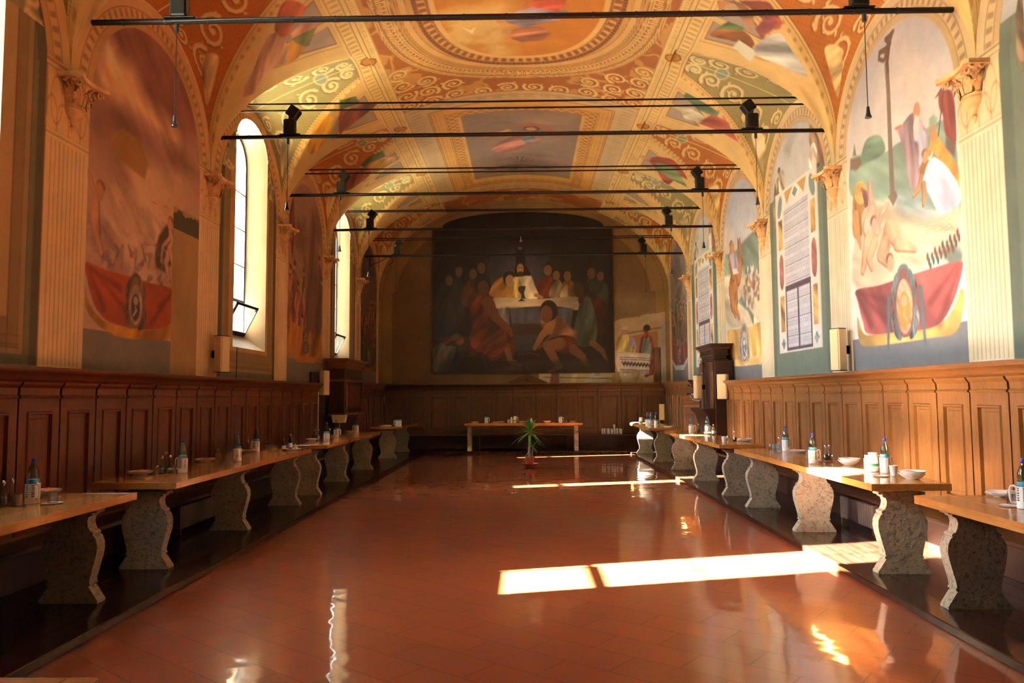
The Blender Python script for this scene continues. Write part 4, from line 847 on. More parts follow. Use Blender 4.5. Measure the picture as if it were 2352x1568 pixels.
# ---------------------------------------------------------------- doorcases and pulpit
def cornice_block(b,x0,x1,y0,y1,z,steps_):
    for (h,d) in steps_:
        b.bbox(x0-d,x1+d,y0-d,y1+d,z,z+h,.006); z+=h
    return z
r=thing('wall_pulpit','dark red wooden wall pulpit with stepped cornice under the second left window','pulpit',(-W,16.3,0))
b=MB(); b.bbox(.165,.5,.05,1.85,1.24,2.2,.008); b.build('body',M_darkwood,r)
b=MB(); cornice_block(b,.17,.5,.05,1.85,2.2,[(.03,.02),(.05,.0),(.05,.035),(.04,.07),(.05,.1)]); b.build('cornice',M_cornice,r)
b=MB(); b.bbox(.165,.53,.02,1.88,1.18,1.24,.01); b.bbox(.165,.52,.03,1.87,1.92,1.97,.008); b.build('moulding',M_cornice,r)
for y in (.08,1.7):
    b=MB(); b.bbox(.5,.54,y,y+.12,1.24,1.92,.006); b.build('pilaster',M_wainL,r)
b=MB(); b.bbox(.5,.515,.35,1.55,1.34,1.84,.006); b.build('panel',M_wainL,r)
b=MB(); b.prism([(.01,.06),(.25,.06),(.25,.5),(.32,.9),(.44,1.18),(.01,1.18)],lambda p,q,w:(p,w,q),.2,1.7); b.build('base',M_darkwood,r)
r=thing('wooden_doorcase','tall brown wooden doorcase with capital and cornice beside two column loudspeakers','doorcase',(W,15.75,0))
b=MB(); b.bbox(-.4,-.01,.04,1.25,.06,2.3,.008); b.build('body',M_darkwood,r)
b=MB(); cornice_block(b,-.4,-.14,.08,1.2,2.3,[(.03,.03),(.07,.0),(.03,.04),(.1,.02),(.04,.05),(.04,.09),(.03,.12)]); b.build('cornice',M_darkwood,r)
for y in (.1,.95):
    q=MB().bbox(-.44,-.4,y,y+.2,.08,2.08,.006).build('pilaster',M_wainF,r)
    MB().bbox(-.465,-.4,y-.02,y+.22,2.08,2.28,.012).build('capital',M_wainF,q)
b=MB(); b.bbox(-.43,-.4,.34,.9,.1,2.2,.008); b.build('door_leaf',M_darkwood,r)
b=MB(); b.prism([(-.4,.06),(-.62,.06),(-.62,.12),(-.52,.3),(-.5,.9),(-.56,1.16),(-.66,1.26),(-.66,1.3),(-.4,1.3)],lambda p,q,w:(p,w,q),.06,1.2); b.build('scrolled_base',M_darkwood,r)
d1=MB().bbox(-W+.002,-W+.06,15.42,16.3,0.06,2.1,.01).build('door_1',M_darkwood); d1['kind']='structure'
MB().box(-W+.001,-W+.2,15.31,15.42,.06,1.86).build('trim_1',M_plaster,smooth=0)['kind']='structure'
MB().box(W-.12,W-.001,15.63,15.7,.06,1.75).build('trim_2',M_plaster,smooth=0)['kind']='structure'
# ---------------------------------------------------------------- refectory tables on stone slabs
LEGP=[(.225,0),(.226,.02),(.205,.05),(.18,.09),(.16,.12),(.15,.13),(.165,.138),(.165,.152),(.157,.158),(.163,.2),(.183,.28),(.203,.36),(.212,.42),(.208,.47),(.19,.515),(.172,.53),(.178,.538),(.176,.552),(.15,.565),(.135,.6),(.13,.635),(.14,.67),(.165,.682),(.165,.7),(.2,.702),(.2,.722)]
def leg_mesh(b,x,y,h,axis='y',t=.11):
    k=h/.722; pr=[(p,q*k) for p,q in LEGP]; poly=pr+[(-p,q) for p,q in pr[::-1]]
    if axis=='y': b.prism(poly,lambda p,q,w:(x+p,y+w,ZP+.001+q),-t/2,t/2)
    else: b.prism(poly,lambda p,q,w:(x+w,y+p,(ZP+.009)+q),-t/2,t/2)
    return b
TH=.06
def table(label,x0,x1,y0,y1,legs,lx,axis='y',group='long tables on stone slabs'):
    cx,cy=(x0+x1)/2,(y0+y1)/2
    r=thing('refectory_table',label,'table',(cx,cy,0))
    m=M_table if axis=='y' else M_table_x
    b=MB(); n=3
    if axis=='y':
        w=(x1-x0)/n
        for k in range(n): b.bbox(x0-cx+k*w,x0-cx+(k+1)*w-.001,y0-cy+.085,y1-cy-.085,ZT-TH,ZT,.0025)
        for a in (y0,y1-.084): b.bbox(x0-cx,x1-cx,a-cy,a-cy+.084,ZT-TH,ZT,.0035)
    else:
        w=(y1-y0)/n
        for k in range(n): b.bbox(x0-cx+.085,x1-cx-.085,y0-cy+k*w,y0-cy+(k+1)*w-.001,ZT-TH,ZT,.0025)
        for a in (x0,x1-.084): b.bbox(a-cx,a-cx+.084,y0-cy,y1-cy,ZT-TH,ZT,.0035)
    b.build('tabletop',m,r)
    h=ZT-TH-ZP-.003-.03-(.008 if axis=='x' else 0)
    u=MB()
    for q in (-.14,.1):
        if axis=='y': u.bbox(lx-cx+q,lx-cx+q+.05,y0-cy+.16,y1-cy-.16,ZT-TH-.03,ZT-TH-.0005,.003)
        else: u.bbox(x0-cx+.16,x1-cx-.16,lx-cy+q,lx-cy+q+.05,ZT-TH-.03,ZT-TH-.0005,.003)
    u.build('underframe',m,r)
    for l in legs:
        (leg_mesh(MB(),lx-cx,l-cy,h) if axis=='y' else leg_mesh(MB(),l-cx,lx-cy,h,'x')).build('leg',M_stone,r,40)
    return r
LX,RX=-3.42,3.27
table('oak-topped stone table at the near left with the red oil cruet on it',-3.86,-3.1,.9,6.17,(1.3,3.5,5.86),LX)
table('oak-topped stone table behind the nearest left one, radiator beneath it',-3.9,-3.1,6.86,11.2,(7.0,8.98,11.0),LX)
table('stone table on the window side carrying the cardboard box',-3.75,-3.08,12.0,16.4,(12.12,14.0,16.2),LX)
table('short farthest stone table on the window side with folded papers',-3.8,-3.02,18.95,21.6,(19.15,21.3),LX)
table('nearest stone table on the sunlit side, edge cut by the photo',2.92,3.62,.9,5.78,(1.3,3.5,5.66),RX)
table('stone table on the sunlit side with sun blazing on its near corner',2.93,3.6,6.5,10.7,(6.74,8.74,10.6),RX)
table('stone table on the sunlit side before the lectern, striped by sun',2.95,3.62,11.6,16.2,(11.85,13.88,15.9),RX)
table('short farthest stone table on the sunlit side with clustered bottles',2.85,3.6,17.45,20.9,(17.8,20.45),RX-.05)
table('short table across the far end behind the potted yucca',-1.64,1.6,20.95,21.75,(-1.52,1.44),21.39,'x')
t9=table('table corner at the bottom left edge near the viewer',-2.6,-1.13,.6,2.12,(-2.3,-1.5),1.3,'x')
for o in t9.children:
    if o.name.startswith('leg'):
        for vv in o.data.vertices:
            if vv.co.z<.09: vv.co.z-=ZP+.008
# ---------------------------------------------------------------- radiators under the benches
M_rad=plain('brown_radiator_enamel','4d3a30',.5,.2,.1)
def radiator(label,x,y0,n,s):
    r=thing('radiator',label,'radiator',(x,y0,0))
    for k in range(n):
        b=MB(); y=k*.048; b.bbox(-.05,.05,y,y+.034,.12,.385,.012); b.build('column',M_rad,r)
    b=MB(); b.tube([(0,-.01,.35),(0,n*.048,.35)],.016); b.tube([(0,-.01,.15),(0,n*.048,.15)],.016); b.build('pipe',M_rad,r)
    b=MB(); b.box(-.04,.04,.005,.03,ZP+.001,.13); b.box(-.04,.04,n*.048-.045,n*.048-.02,ZP+.001,.13); b.build('foot',M_rad,r)
radiator('brown finned radiator under the bench behind the second left table',-3.88,8.6,24,1)
radiator('brown finned radiator under the bench behind the sunlit stone legs',3.84,8.45,18,-1)
# ---------------------------------------------------------------- iron tie rods, lamps and hanging microphones
def XE(y,z):
    xs=np.linspace(3,W,300); k=vault_z(xs,np.full(300,y))>z; return float(xs[k][-1])-.05 if k.any() else W-.01
ROD_Y=[7.2,10.62,13.82,16.85,20.35]; ROD_Z=[5.29,5.31,5.32,5.33,5.38]
rn=['nearest','second','third','fourth','farthest']
M_strap=plain('black_tape','0d0d0d',.5)
for k,(y,z) in enumerate(zip(ROD_Y,ROD_Z)):
    r=thing('tie_rod','%s of the five thick tie rods that carry spotlights'%rn[k] if k not in(0,4) else ('nearest thick black tie rod across the top of the picture' if k==0 else 'farthest thick tie rod, crossing in front of the dark painting'),'tie rod',(0,y,z),0,'thick tie rods with lamps')
    MB().tube([(-XE(y,z-.03),0,0),(XE(y,z-.03),0,0)],.028,10).build('bar',M_iron,r)
    MB().tube([(x,-.03+.003*math.sin(x*3),.006*math.sin(x*2.1)-.004) for x in np.linspace(-3.4,3.4,40)],.011,6).build('cable',M_strap,r)
    for x in np.arange(-3.9,4.,.42): MB().tube([(x,0,0),(x+.016,0,0)],.0325,10).build('cable_tie',M_strap,r)
tw=['first','second','third','last']; TWY=[(10.96,11.22),(14.19,14.44),(17.4,17.52),(21.0,21.25)]; TWZ=[5.925,5.91,5.9,6.0]
for k,(pr,z) in enumerate(zip(TWY,TWZ)):
    for j,y in enumerate(pr):
        o=MB().tube([(-XE(y,z),y,z),(XE(y,z),y,z)],.014,8).build('tie_rod',M_iron)
        tag(o,'thin upper tie rod, %s bar of the %s pair from the viewer'%(('nearer','farther')[j],tw[k]),'tie rod','thin upper tie rods')
M_lamp=plain('black_lamp_enamel','101114',.35,.3,.2); M_lampgrey=plain('grey_lamp_steel','4a5059',.3,.8); M_chrome=plain('chrome','c8ccd2',.12,1.)
def make_spot():
    r=thing('spotlight','x','spotlight')
    MB().bbox(-.075,.075,-.06,.06,.04,.25,.012).build('ballast_box',M_lamp,r)
    MB().bbox(-.085,-.07,-.05,.05,.04,.24,.004).build('steel_side',M_lampgrey,r)
    MB().bbox(-.02,.055,-.04,.04,.25,.3,.008).build('neck',M_lamp,r)
    Mt=Matrix.Translation((.04,0,.34)) @ Matrix.Rotation(math.radians(35),4,'Y')
    MB().bbox(-.08,.08,-.07,.07,-.07,.09,.012,M=Mt).build('lamp_head',M_lamp,r)
    MB().bbox(-.065,.065,-.058,.058,.0905,.096,.002,M=Mt).build('lens',M_lampgrey,r)
    MB().bbox(-.15,.15,-.034,.034,.0285,.042,.004).build('mount_plate',M_lamp,r)
    return r
def make_mic():
    r=thing('hanging_microphone','x','microphone')
    MB().tube([(0,0,-.03),(0,0,-.105)],.021,10).build('clamp',M_lampgrey,r)
    MB().tube([(0,0,-.1),(0,0,-.98)],.0042,6).build('wire',M_ironlight,r)
    MB().lathe([(.0,-1.06),(.03,-1.06),(.033,-1.05),(.024,-1.03),(.018,-1.0),(.014,-.95),(.0,-.945)],14).build('microphone_body',M_lampgrey,r)
    return r
SX=[(-3.33,3.3),(-3.3,3.28),(-3.33,3.27),(-3.42,3.27),(-3.4,3.25)]
s0=make_spot(); m0=make_mic(); first=True
for k,(y,z) in enumerate(zip(ROD_Y,ROD_Z)):
    for j,x in enumerate(SX[k]):
        side=('window','fresco')[j]; sd=('left','right')[j]
        sl='black box spotlight on the %s thick tie rod, at its %s end'%(rn[k],sd)
        ml='thin hanging microphone on a wire below the %s tie rod, %s side'%(rn[k],sd)
        if first: s0.location=(x,y,z); s0['label']=sl; s0['group']='spotlights on tie rods'; m0.location=(x-.03,y,z); m0['label']=ml; m0['group']='microphones hanging from tie rods'; first=False
        else:
            o=dup(s0,(x,y,z),0,sl,'spotlights on tie rods')
            if j: o.rotation_euler=(0,0,PI)
            dup(m0,(x+(-.03,.05)[j],y,z),0,ml,'microphones hanging from tie rods')
b=thing('hanging_microphone','tiny silver microphone on a short wire before the top of the painting','microphone',(-.05,20.35,5.38))
MB().tube([(0,0,.028),(0,0,.48)],.004,6).build('wire',M_ironlight,b); 
MB().lathe([(0,.35),(.04,.35),(.042,.37),(.02,.42),(.012,.5),(0,.5)],12).build('microphone_body',M_chrome,b)
# loudspeakers
M_spk=plain('cream_loudspeaker','cbb48c',.6,var=.05); M_grille=plain('cream_cloth_grille','c9b185',.8,var=.08,nscale=60)
def speaker(label,X,y,z0,h,s,w=.17,tilt=0):
    r=thing('column_loudspeaker',label,'loudspeaker',(X,y,z0),0,'column loudspeakers on the walls'); r.rotation_euler=(0,0,tilt)
    MB().bbox(-.06,.06,-w/2,w/2,0,h,.006).build('cabinet',M_spk,r)
    f=s*.061; MB().bbox(min(f,f+s*.008),max(f,f+s*.008),-w/2+.012,w/2-.012,.012,h-.012,.002).build('grille',M_grille,r)
    MB().bbox(-.055,.055,-w/2-.006,-w/2,.012,h-.012,.002).build('side_grille',M_grille,r)
    e=MB(); e.box(-.062,.062,-w/2-.002,w/2+.002,h,h+.008); e.box(-.062,.062,-w/2-.002,w/2+.002,-.008,0); e.build('end_cap',M_iron,r,0)
    MB().box(min(-s*.06,-s*.16),max(-s*.06,-s*.16),-.02,.02,h*.4,h*.6).build('wall_bracket',M_iron,r,0)
speaker('cream column loudspeaker on the window wall left of the tall window',-W+.16,10.55,1.95,.5,1,tilt=-.35)
speaker('cream column loudspeaker at the end of the dark panelling near the pulpit',-W+.28,15.55,1.63,.5,1,tilt=-.4)
speaker('cream column loudspeaker on the pilaster right of the painted window',W-.16,10.15,1.9,.55,-1,tilt=.3)
speaker('cream column loudspeaker before the end of the sunlit panelling',W-.32,15.5,1.5,.5,-1,.2,.9)
speaker('narrow pale loudspeaker on the doorcase beside the lectern',W-.62,16.4,1.5,.5,-1,tilt=.2)
speaker('pale column loudspeaker on the far panelling right of the painting',4.0,YB-.42,.86,.46,-1,.15,1.3)
# iron bracket high in the far left corner
r=thing('iron_bracket','triangular black iron bracket high on the wall in the far left corner','bracket',(-W+.02,21.3,5.35))
b=MB(); b.tube([(.0,0,.2),(.0,0,-.1)],.012,6); b.tube([(0,0,.2),(.62,0,.17)],.012,6); b.tube([(0,0,-.08),(.48,0,.15)],.01,6); b.build('bracket_frame',M_iron,r)
MB().tube([(.62,0,.17),(.64,0,.1),(.63,0,.02),(.56,0,-.03),(.52,0,-.06)],.011,6).build('hook',M_iron,r)
# cable down the wall below the first visible window
tag(MB().tube([(-W+.006,11.5,z) for z in (2.36,2.1,1.88)],.006,6).build('wall_cable',M_ironlight),'thin grey cable running down the wall below the tall left window','cable')
# ---------------------------------------------------------------- carved corbels at the feet of the vault
def make_corbel():
    r=thing('corbel','x','corbel')
    # half capital: bell, leaves, volutes, abacus; x points into the room
    def half(b,prof,n=14):
        vs=[]; 
        for rr,z in prof:
            for k in range(n+1):
                a=-PI/2+PI*k/n; vs.append((rr*.72*math.cos(a),rr*math.sin(a),z))
        fs=[(i*(n+1)+k,i*(n+1)+k+1,(i+1)*(n+1)+k+1,(i+1)*(n+1)+k) for i in range(len(prof)-1) for k in range(n)]
        fs.append(tuple(range(n+1))); fs.append(tuple((len(prof)-1)*(n+1)+k for k in range(n+1))); return b.add(vs,fs)
    half(MB(),[(.012,-.5),(.03,-.47),(.04,-.44),(.025,-.42),(.06,-.37),(.1,-.32),(.112,-.28),(.1,-.262)]).build('bowl',M_corbel,r,50)
    half(MB(),[(.1,-.262),(.118,-.255),(.118,-.235),(.1,-.228),(.105,-.16),(.13,-.08),(.165,-.03),(.18,-.02)]).build('bell',M_corbel,r,50)
    b=MB()
    for row,(nl,h,r0,o) in enumerate(((5,.13,.1,0),(4,.19,.108,.5))):
        for k in range(nl):
            a=-PI/2+PI*(k+.5*(1 if row==0 else 1))/nl; ca,sa=math.cos(a),math.sin(a)
            pts=[(r0+.008,-.23),(r0+.02,-.23+h*.5),(r0+.035,-.23+h*.85),(r0+.07,-.23+h),(r0+.085,-.23+h-.03)]
            for w0 in (-1,0,1):
                vs=[]
                for i,(q,z) in enumerate(pts):
                    wd=(.035,.042,.04,.03,.012)[i]*(1 if w0==0 else .6); off=w0*(.0,.02,.028,.03,.02)[i]; dz=-abs(w0)*.03*i/3
                    for s in (-1,1):
                        t=off+s*wd*.5; rr=q+(.012 if w0==0 else 0)
                        vs.append((.75*(rr*ca)-t*sa,rr*sa+t*ca,z+dz))
                b.add(vs,[(2*i,2*i+1,2*i+3,2*i+2) for i in range(4)])
    b.build('acanthus_leaves',M_corbel,r,60)
    b=MB()
    for s in (-1,1):
        for dx in (.05,.13):
            sp=[(dx+.035*(1-t/11)*0,s*(.16+.05*(1-t/14)*math.cos(t*.62)),-.055+.05*(1-t/14)*math.sin(t*.62)) for t in range(13)]
            MB().tube(sp,[.017-.0007*t for t in range(13)],6).build('volute',M_corbel,r,60)
    b=MB(); b.prism([(0,-.24),(.1,-.235),(.17,-.24),(.2,-.2),(.16,-.1),(.15,0),(.16,.1),(.2,.2),(.17,.24),(.1,.235),(0,.24)],lambda p,q,w:(p,q,w),-.022,.02); b.build('abacus',M_corbel,r,30)
    return r
cb=make_corbel(); cb.scale=(1.15,1.15,1.0); CY=[7.18,10.48,13.63,16.68,19.9]
cn=['nearest','second','third','fourth','farthest']
for k,y in enumerate(CY):
    for j,(X,rz) in enumerate(((-W,0),(W,PI))):
        lb='%s carved stone corbel along the %s'%(cn[k],('window wall','frescoed wall opposite the windows')[j])
        if k==0 and j==0: cb.location=(X,y,4.66); cb['label']=lb; cb['group']='carved corbels under the vault'
        else: dup(cb,(X,y,4.66),rz,lb,'carved corbels under the vault')
# ---------------------------------------------------------------- great dark painting on the far wall
def outline_top(x):
    x=np.abs(np.asarray(x,float)); return np.where(x<2.42,6.66+.44*np.sqrt(np.clip(1-(x/2.42)**2,0,1)),6.58)
PY=YB-.07
OP=Canvas(np.linspace(-2.7,2.66,400),np.arange(2.28,7.11,.0134),'1d1712'); OP.map=lambda p:(lambda q:(q.x,q.z))(ony(p[0],p[1],PY))
cv=OP; bx=(-2.7,2.7,2.2,7.2)
cv.cloud(bx,'2a221a',.8,.4,.75,.8,1.3,3); cv.poly(Z5([(980,690),(960,480),(1100,380),(1350,380),(1420,480),(1400,690)]),'35353c',.3,(.3,1.2,3)); cv.poly(Z5([(1100,420),(1300,420),(1330,600),(1080,600)]),'454450',.3)
for x0 in (1190,): cv.poly(Z5([(1180,365),(1232,365),(1240,480),(1175,480)]),'14100e',.03); cv.poly(Z5([(1190,368),(1220,368),(1216,386),(1194,386)]),'7a6a4c',.02)
def head(x,y,r,skin='8a6a4a',hair='2a1c14',turn=0,beard=False):
    cv.ell(Z5([(x+r*.1,y-r*.3)])[0],r*.0047,r*.0056,hair); cv.ell(Z5([(x+turn*r*.3,y+r*.12)])[0],r*.0033,r*.0046,skin)
    if beard: cv.ell(Z5([(x+turn*r*.3,y+r*.75)])[0],r*.0028,r*.0028,hair)
def robe(pts,col,ang=1.2,amp=.5,f=5): cv.poly(smooth(Z5(pts),3),col,.04,(amp,ang,f))
# back row on the left, then on the right
robe([(640,700),(690,590),(760,560),(820,600),(850,720),(800,900),(700,950),(650,850)],'2c2a1e'); robe([(800,720),(860,590),(930,560),(1000,620),(1000,740),(880,780)],'4a2c18'); robe([(880,640),(900,540),(980,540),(1000,640)],'33281c')
for x,y,r in ((720,590,34),(785,530,34),(880,545,34),(935,505,36)): head(x,y,r,'75583a',turn=1)
robe([(1310,690),(1330,600),(1400,560),(1440,620),(1440,700)],'5a2416'); robe([(1400,700),(1420,620),(1470,590),(1500,700)],'8a7c62'); robe([(1460,725),(1490,610),(1540,590),(1580,640),(1570,720)],'8c6230'); robe([(1470,700),(1490,640),(1520,620),(1515,720)],'b0a488')
robe([(1620,700),(1650,580),(1720,560),(1790,640),(1780,760),(1680,740)],'3a4636'); robe([(1560,640),(1600,590),(1640,620),(1620,700)],'2c201a')
for x,y,r in ((1400,520,36),(1455,555,32),(1530,560,34),(1690,540,36),(1600,620,34),(1750,560,32)): head(x,y,r,'7d6040',turn=-1)
# the pair behind the table
robe([(1000,690),(1020,620),(1080,570),(1170,560),(1190,640),(1180,720),(1090,720)],'94692e',.8); robe([(1110,690),(1150,610),(1190,600),(1190,725),(1130,725)],'b08a44',1.2); head(1128,590,40,'a8825a',turn=.6)
robe([(1160,600),(1175,560),(1215,548),(1275,560),(1300,620),(1330,700),(1290,720),(1240,710),(1220,640)],'cfc4a4',1.4,.35); robe([(1165,580),(1190,560),(1215,640),(1210,720),(1170,720)],'a8985c',1.4)
cv.poly(smooth(Z5([(1165,560),(1175,490),(1205,465),(1240,490),(1275,555),(1240,560),(1205,565)]),3),'241710',.04); cv.ell(Z5([(1205,515)])[0],.105,.16,'a98560'); cv.ell(Z5([(1206,545)])[0],.075,.06,'3c2618'); cv.line(Z5([(1193,508),(1218,508)]),.016,'5a3c28'); cv.line(Z5([(1205,510),(1204,526)]),.018,'c8a67e')
cv.line(Z5([(1310,690),(1350,705)]),[.12,.08],'b08c64'); cv.line(Z5([(1120,705),(1165,720)]),[.12,.08],'b08c64')
# table and cloth
cv.poly(smooth(Z5([(1010,718),(1100,705),(1300,715),(1570,700),(1600,730),(1590,790),(1450,765),(1250,770),(1060,785)]),3),'b8a888',.03,(.15,.2,4)); cv.poly(Z5([(1050,780),(1130,770),(1140,1000),(1100,1020),(1080,900)]),'6c6c6e',.05,(.4,1.5,6)); cv.poly(Z5([(1130,775),(1400,765),(1560,780),(1540,900),(1150,905)]),'4c505c',.06,(.3,1.5,4)); cv.poly(Z5([(1150,880),(1420,880),(1400,960),(1160,960)]),'3c2c22',.06)
cv.poly(Z5([(1160,955),(1330,950),(1320,1060),(1170,1070)]),'3c4046',.08)
cv.poly(smooth(Z5([(1192,635),(1240,630),(1230,670),(1218,680),(1218,715),(1240,728),(1190,730),(1212,712),(1210,680),(1196,668)]),2),'3a2c18',.02); 
# seated red figure, kneeling youth, standing figures
robe([(885,740),(950,690),(1020,710),(1060,820),(1110,880),(1160,960),(1165,1090),(1100,1130),(980,1120),(860,1080),(830,1040),(900,980),(870,850)],'5c2614',1.1,.6); robe([(900,900),(1000,860),(1090,930),(1140,1080),(1000,1100),(860,1010)],'6e3418',.7,.6); cv.line(Z5([(985,740),(1040,840),(1130,920),(1150,960)]),[.34,.26,.18,.1],'6c4226'); head(950,640,52,'5a3c24',turn=.5)
cv.line(Z5([(1120,1060),(1140,1130),(1200,1150)]),[.2,.15,.1],'8a6444'); cv.line(Z5([(950,1070),(985,1180)]),[.05,.05],'3c3430'); cv.line(Z5([(830,1100),(980,1090)]),.06,'3c3430')
robe([(1590,720),(1640,660),(1720,690),(1790,780),(1790,900),(1740,960),(1700,860),(1640,800)],'4c2014'); robe([(1560,960),(1600,760),(1660,700),(1700,800),(1720,930),(1690,1020),(1600,1030)],'4a5648',1.4,.5); head(1610,650,48,'4a3424',turn=-1); cv.line(Z5([(1690,1010),(1750,1060),(1780,1120)]),[.2,.16,.08],'8a6a48')
cv.line(Z5([(1400,870),(1440,900),(1520,960)]),[.5,.62,.5],'9c7248',.1,fold=(.35,.9,4)); cv.line(Z5([(1420,880),(1350,960),(1300,1045)]),[.28,.2,.12],'9a7048'); cv.line(Z5([(1470,860),(1440,950),(1330,1040)]),[.2,.16,.1],'6e4c30'); robe([(1380,1000),(1470,960),(1560,970),(1590,1030),(1560,1090),(1440,1060)],'6a2e1a',.5,.5)
cv.line(Z5([(1470,1010),(1390,1030),(1430,1110),(1470,1170)]),[.34,.3,.24,.14],'8c6440'); cv.line(Z5([(1470,1165),(1400,1195)]),[.16,.08],'9a7048'); cv.line(Z5([(1560,1050),(1620,1100),(1650,1160)]),[.3,.2,.12],'7d5838'); head(1390,810,56,'6c4a30',turn=-.6)
cv.line(Z5([(1200,1085),(1280,1075),(1330,1090)]),.06,'5c2e1a'); cv.poly(Z5([(1160,1130),(1800,1120),(1800,1200),(1000,1200)]),'4a4234',.15,(.4,.1,4),.7); cv.line(Z5([(1225,1090),(1235,1200)]),.06,'3a2218'); cv.line(Z5([(1130,1135),(1250,1145)]),.05,'4a2a1c')
# fruit dish and white drapery low on the left
robe([(615,1190),(625,1050),(700,1000),(800,1010),(830,1080),(760,1190)],'76705e',1.2,.9,6); cv.ell(Z5([(755,985)])[0],.55,.2,'4c3824',rot=-.25)
for x,y,q in ((745,995,'8a3a1c'),(775,970,'6c6a2c'),(800,995,'8a5a24'),(720,1000,'7a4a20')): cv.ell(Z5([(x,y)])[0],.13,.13,q,fold=(.4,.6,9))
robe([(640,950),(680,760),(740,720),(790,900),(740,960)],'2e2c20',1.4)
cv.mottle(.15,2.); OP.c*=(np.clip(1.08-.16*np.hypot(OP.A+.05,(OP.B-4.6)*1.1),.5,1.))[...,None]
def painting():
    r=thing('oil_painting','huge dark oil painting of a lamplit supper, round-topped, on the far wall','painting',(0,PY,0))
    na,nb=len(OP.a),len(OP.b); Z=np.minimum(OP.B,outline_top(OP.a)[None,:]); co=np.stack([OP.A,np.zeros(Z.shape),Z],-1).reshape(-1,3)
    top=outline_top((OP.a[:-1]+OP.a[1:])/2); keep=OP.b[:-1][:,None]<top[None,:]
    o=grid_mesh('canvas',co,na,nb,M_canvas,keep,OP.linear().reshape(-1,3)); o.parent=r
    xs=np.linspace(-2.7,2.66,60); out=[(-2.7,2.28)]+[(2.66,2.28)]+[(x,float(outline_top(x))) for x in xs[::-1]]
    MB().prism(out,lambda p,q,w:(p,w,q),.004,.06).build('stretcher',M_darkwood,r,0)
    f=MB(); f.box(-2.74,2.7,-.015,.06,2.245,2.28); f.box(-2.74,-2.7,-.015,.06,2.28,6.58); f.box(2.66,2.7,-.015,.06,2.28,6.58); f.build('frame',plain('dark_gilt','3c2c16',.5,.2),r,0)
painting()
# ---------------------------------------------------------------- table ware
def clear(name,tint,edge,gl=.06,rough=.04):
    t=NT(name); t.n.remove(t.b); lw=t.node('ShaderNodeLayerWeight'); lw.inputs['Blend'].default_value=.35
    tr=t.node('ShaderNodeBsdfTransparent'); t.link(t.mix(lw.outputs['Facing'],lin(tint),lin(edge)),tr.inputs[0])
    g=t.node('ShaderNodeBsdfGlossy'); g.inputs['Roughness'].default_value=rough; mx=t.node('ShaderNodeMixShader')
    m=t.node('ShaderNodeMath',operation='MULTIPLY_ADD'); t.link(lw.outputs['Facing'],m.inputs[0]); m.inputs[1].default_value=.22; m.inputs[2].default_value=gl
    t.link(m.outputs[0],mx.inputs[0]); t.link(tr.outputs[0],mx.inputs[1]); t.link(g.outputs[0],mx.inputs[2]); t.link(mx.outputs[0],t.n['Material Output'].inputs['Surface']); return t.m
M_pet=clear('blue_green_bottle_plastic','d8ecea','86b4bc',.07); M_glass=clear('clear_drinking_glass','fbfbfa','d2d2d0',.05)
M_cap=plain('blue_cap','1c2fb0',.35,var=.05); M_whitep=plain('white_holder_plastic','e8e4dc',.35,var=.04); M_slot=plain('blue_slot_shadow','6f9fc4',.4); M_china=plain('white_china','ebe8e2',.15,var=.02,coat=.4)
M_napkin=plain('pink_paper_napkin','cf9a88',.85,var=.12,nscale=20); M_rust=plain('rust_paper_napkin','a85a38',.85,var=.12,nscale=20); M_vin=clear('dark_vinegar','2a0d0a','140605',.1); M_oil=clear('golden_oil','b8942c','6c541a',.1); M_steel=plain('cutlery_steel','b4b4b8',.2,1.); M_mill=plain('dark_mill_wood','2a1c18',.4)
M_label=plain('pale_bottle_label','cfd4d4',.5); M_amber=clear('amber_sauce','7d3a12','4a1c08',.1); M_orange=plain('orange_cap','c8722c',.4); M_green=plain('green_lid','2f7a3c',.4); M_redcap=plain('red_cap','b0281c',.4); M_card=plain('cream_cardboard','cdb894',.8,var=.06); M_paper=plain('white_paper','dcdad6',.8); M_black=plain('black_plastic','101012',.35); M_lemon=plain('lemon_slice','d8a23c',.5)
def k_bottle(loc):
    r=thing('water_bottle','','bottle',loc)
    MB().lathe([(.001,.006),(.036,.006),(.0405,.015),(.0405,.055),(.039,.06),(.0405,.066),(.0405,.12),(.039,.126),(.0405,.132),(.0405,.2),(.038,.225),(.031,.25),(.022,.272),(.0145,.288),(.0135,.3),(.0135,.305)],18).build('body',M_pet,r,60)
    MB().lathe([(.0155,.303),(.0158,.322),(.014,.326),(0,.326)],14).build('cap',M_cap,r)
    MB().lathe([(.0412,.15),(.0414,.152),(.0414,.172),(.0412,.174)],18).build('label_band',plain('aqua_label','4f9cb8',.4),r,60)
    return r
def k_holder(loc):
    r=thing('bottle_holder','','bottle holder',loc)
    b=MB(); b.lathe([(.0,.001),(.047,.001),(.0485,.004),(.0485,.05),(.0455,.05),(.0455,.0055),(0,.0055)],20)
    for q in range(6): z=.058+.0155*q; b.lathe([(.0455,z),(.0485,z),(.0485,z+.0075),(.0455,z+.0075)],20)
    for a in (.9,1.57+.75,PI,PI+.65,-PI/2-.4,-.9,0): 
        M=Matrix.Rotation(a,4,'Z'); b.box(.0455,.0485,-.012,.012,.05,.144,M=M)
    b.build('sleeve',M_whitep,r,40)
    MB().tube([(.047,0,.138),(.062,0,.147),(.078,0,.142),(.084,0,.125),(.084,0,.06),(.078,0,.04),(.047,0,.036)],.0075,8).build('handle',M_whitep,r)
    return r
PLP=[(0,.003),(.055,.003),(.058,0),(.066,0),(.068,.004),(.085,.01),(.115,.021),(.119,.0235),(.119,.0255),(.113,.025),(.084,.0145),(.066,.0075),(0,.0075)]
def k_plate(loc): r=MB().lathe(PLP,28).build('plate',M_china,None,60,loc); return r
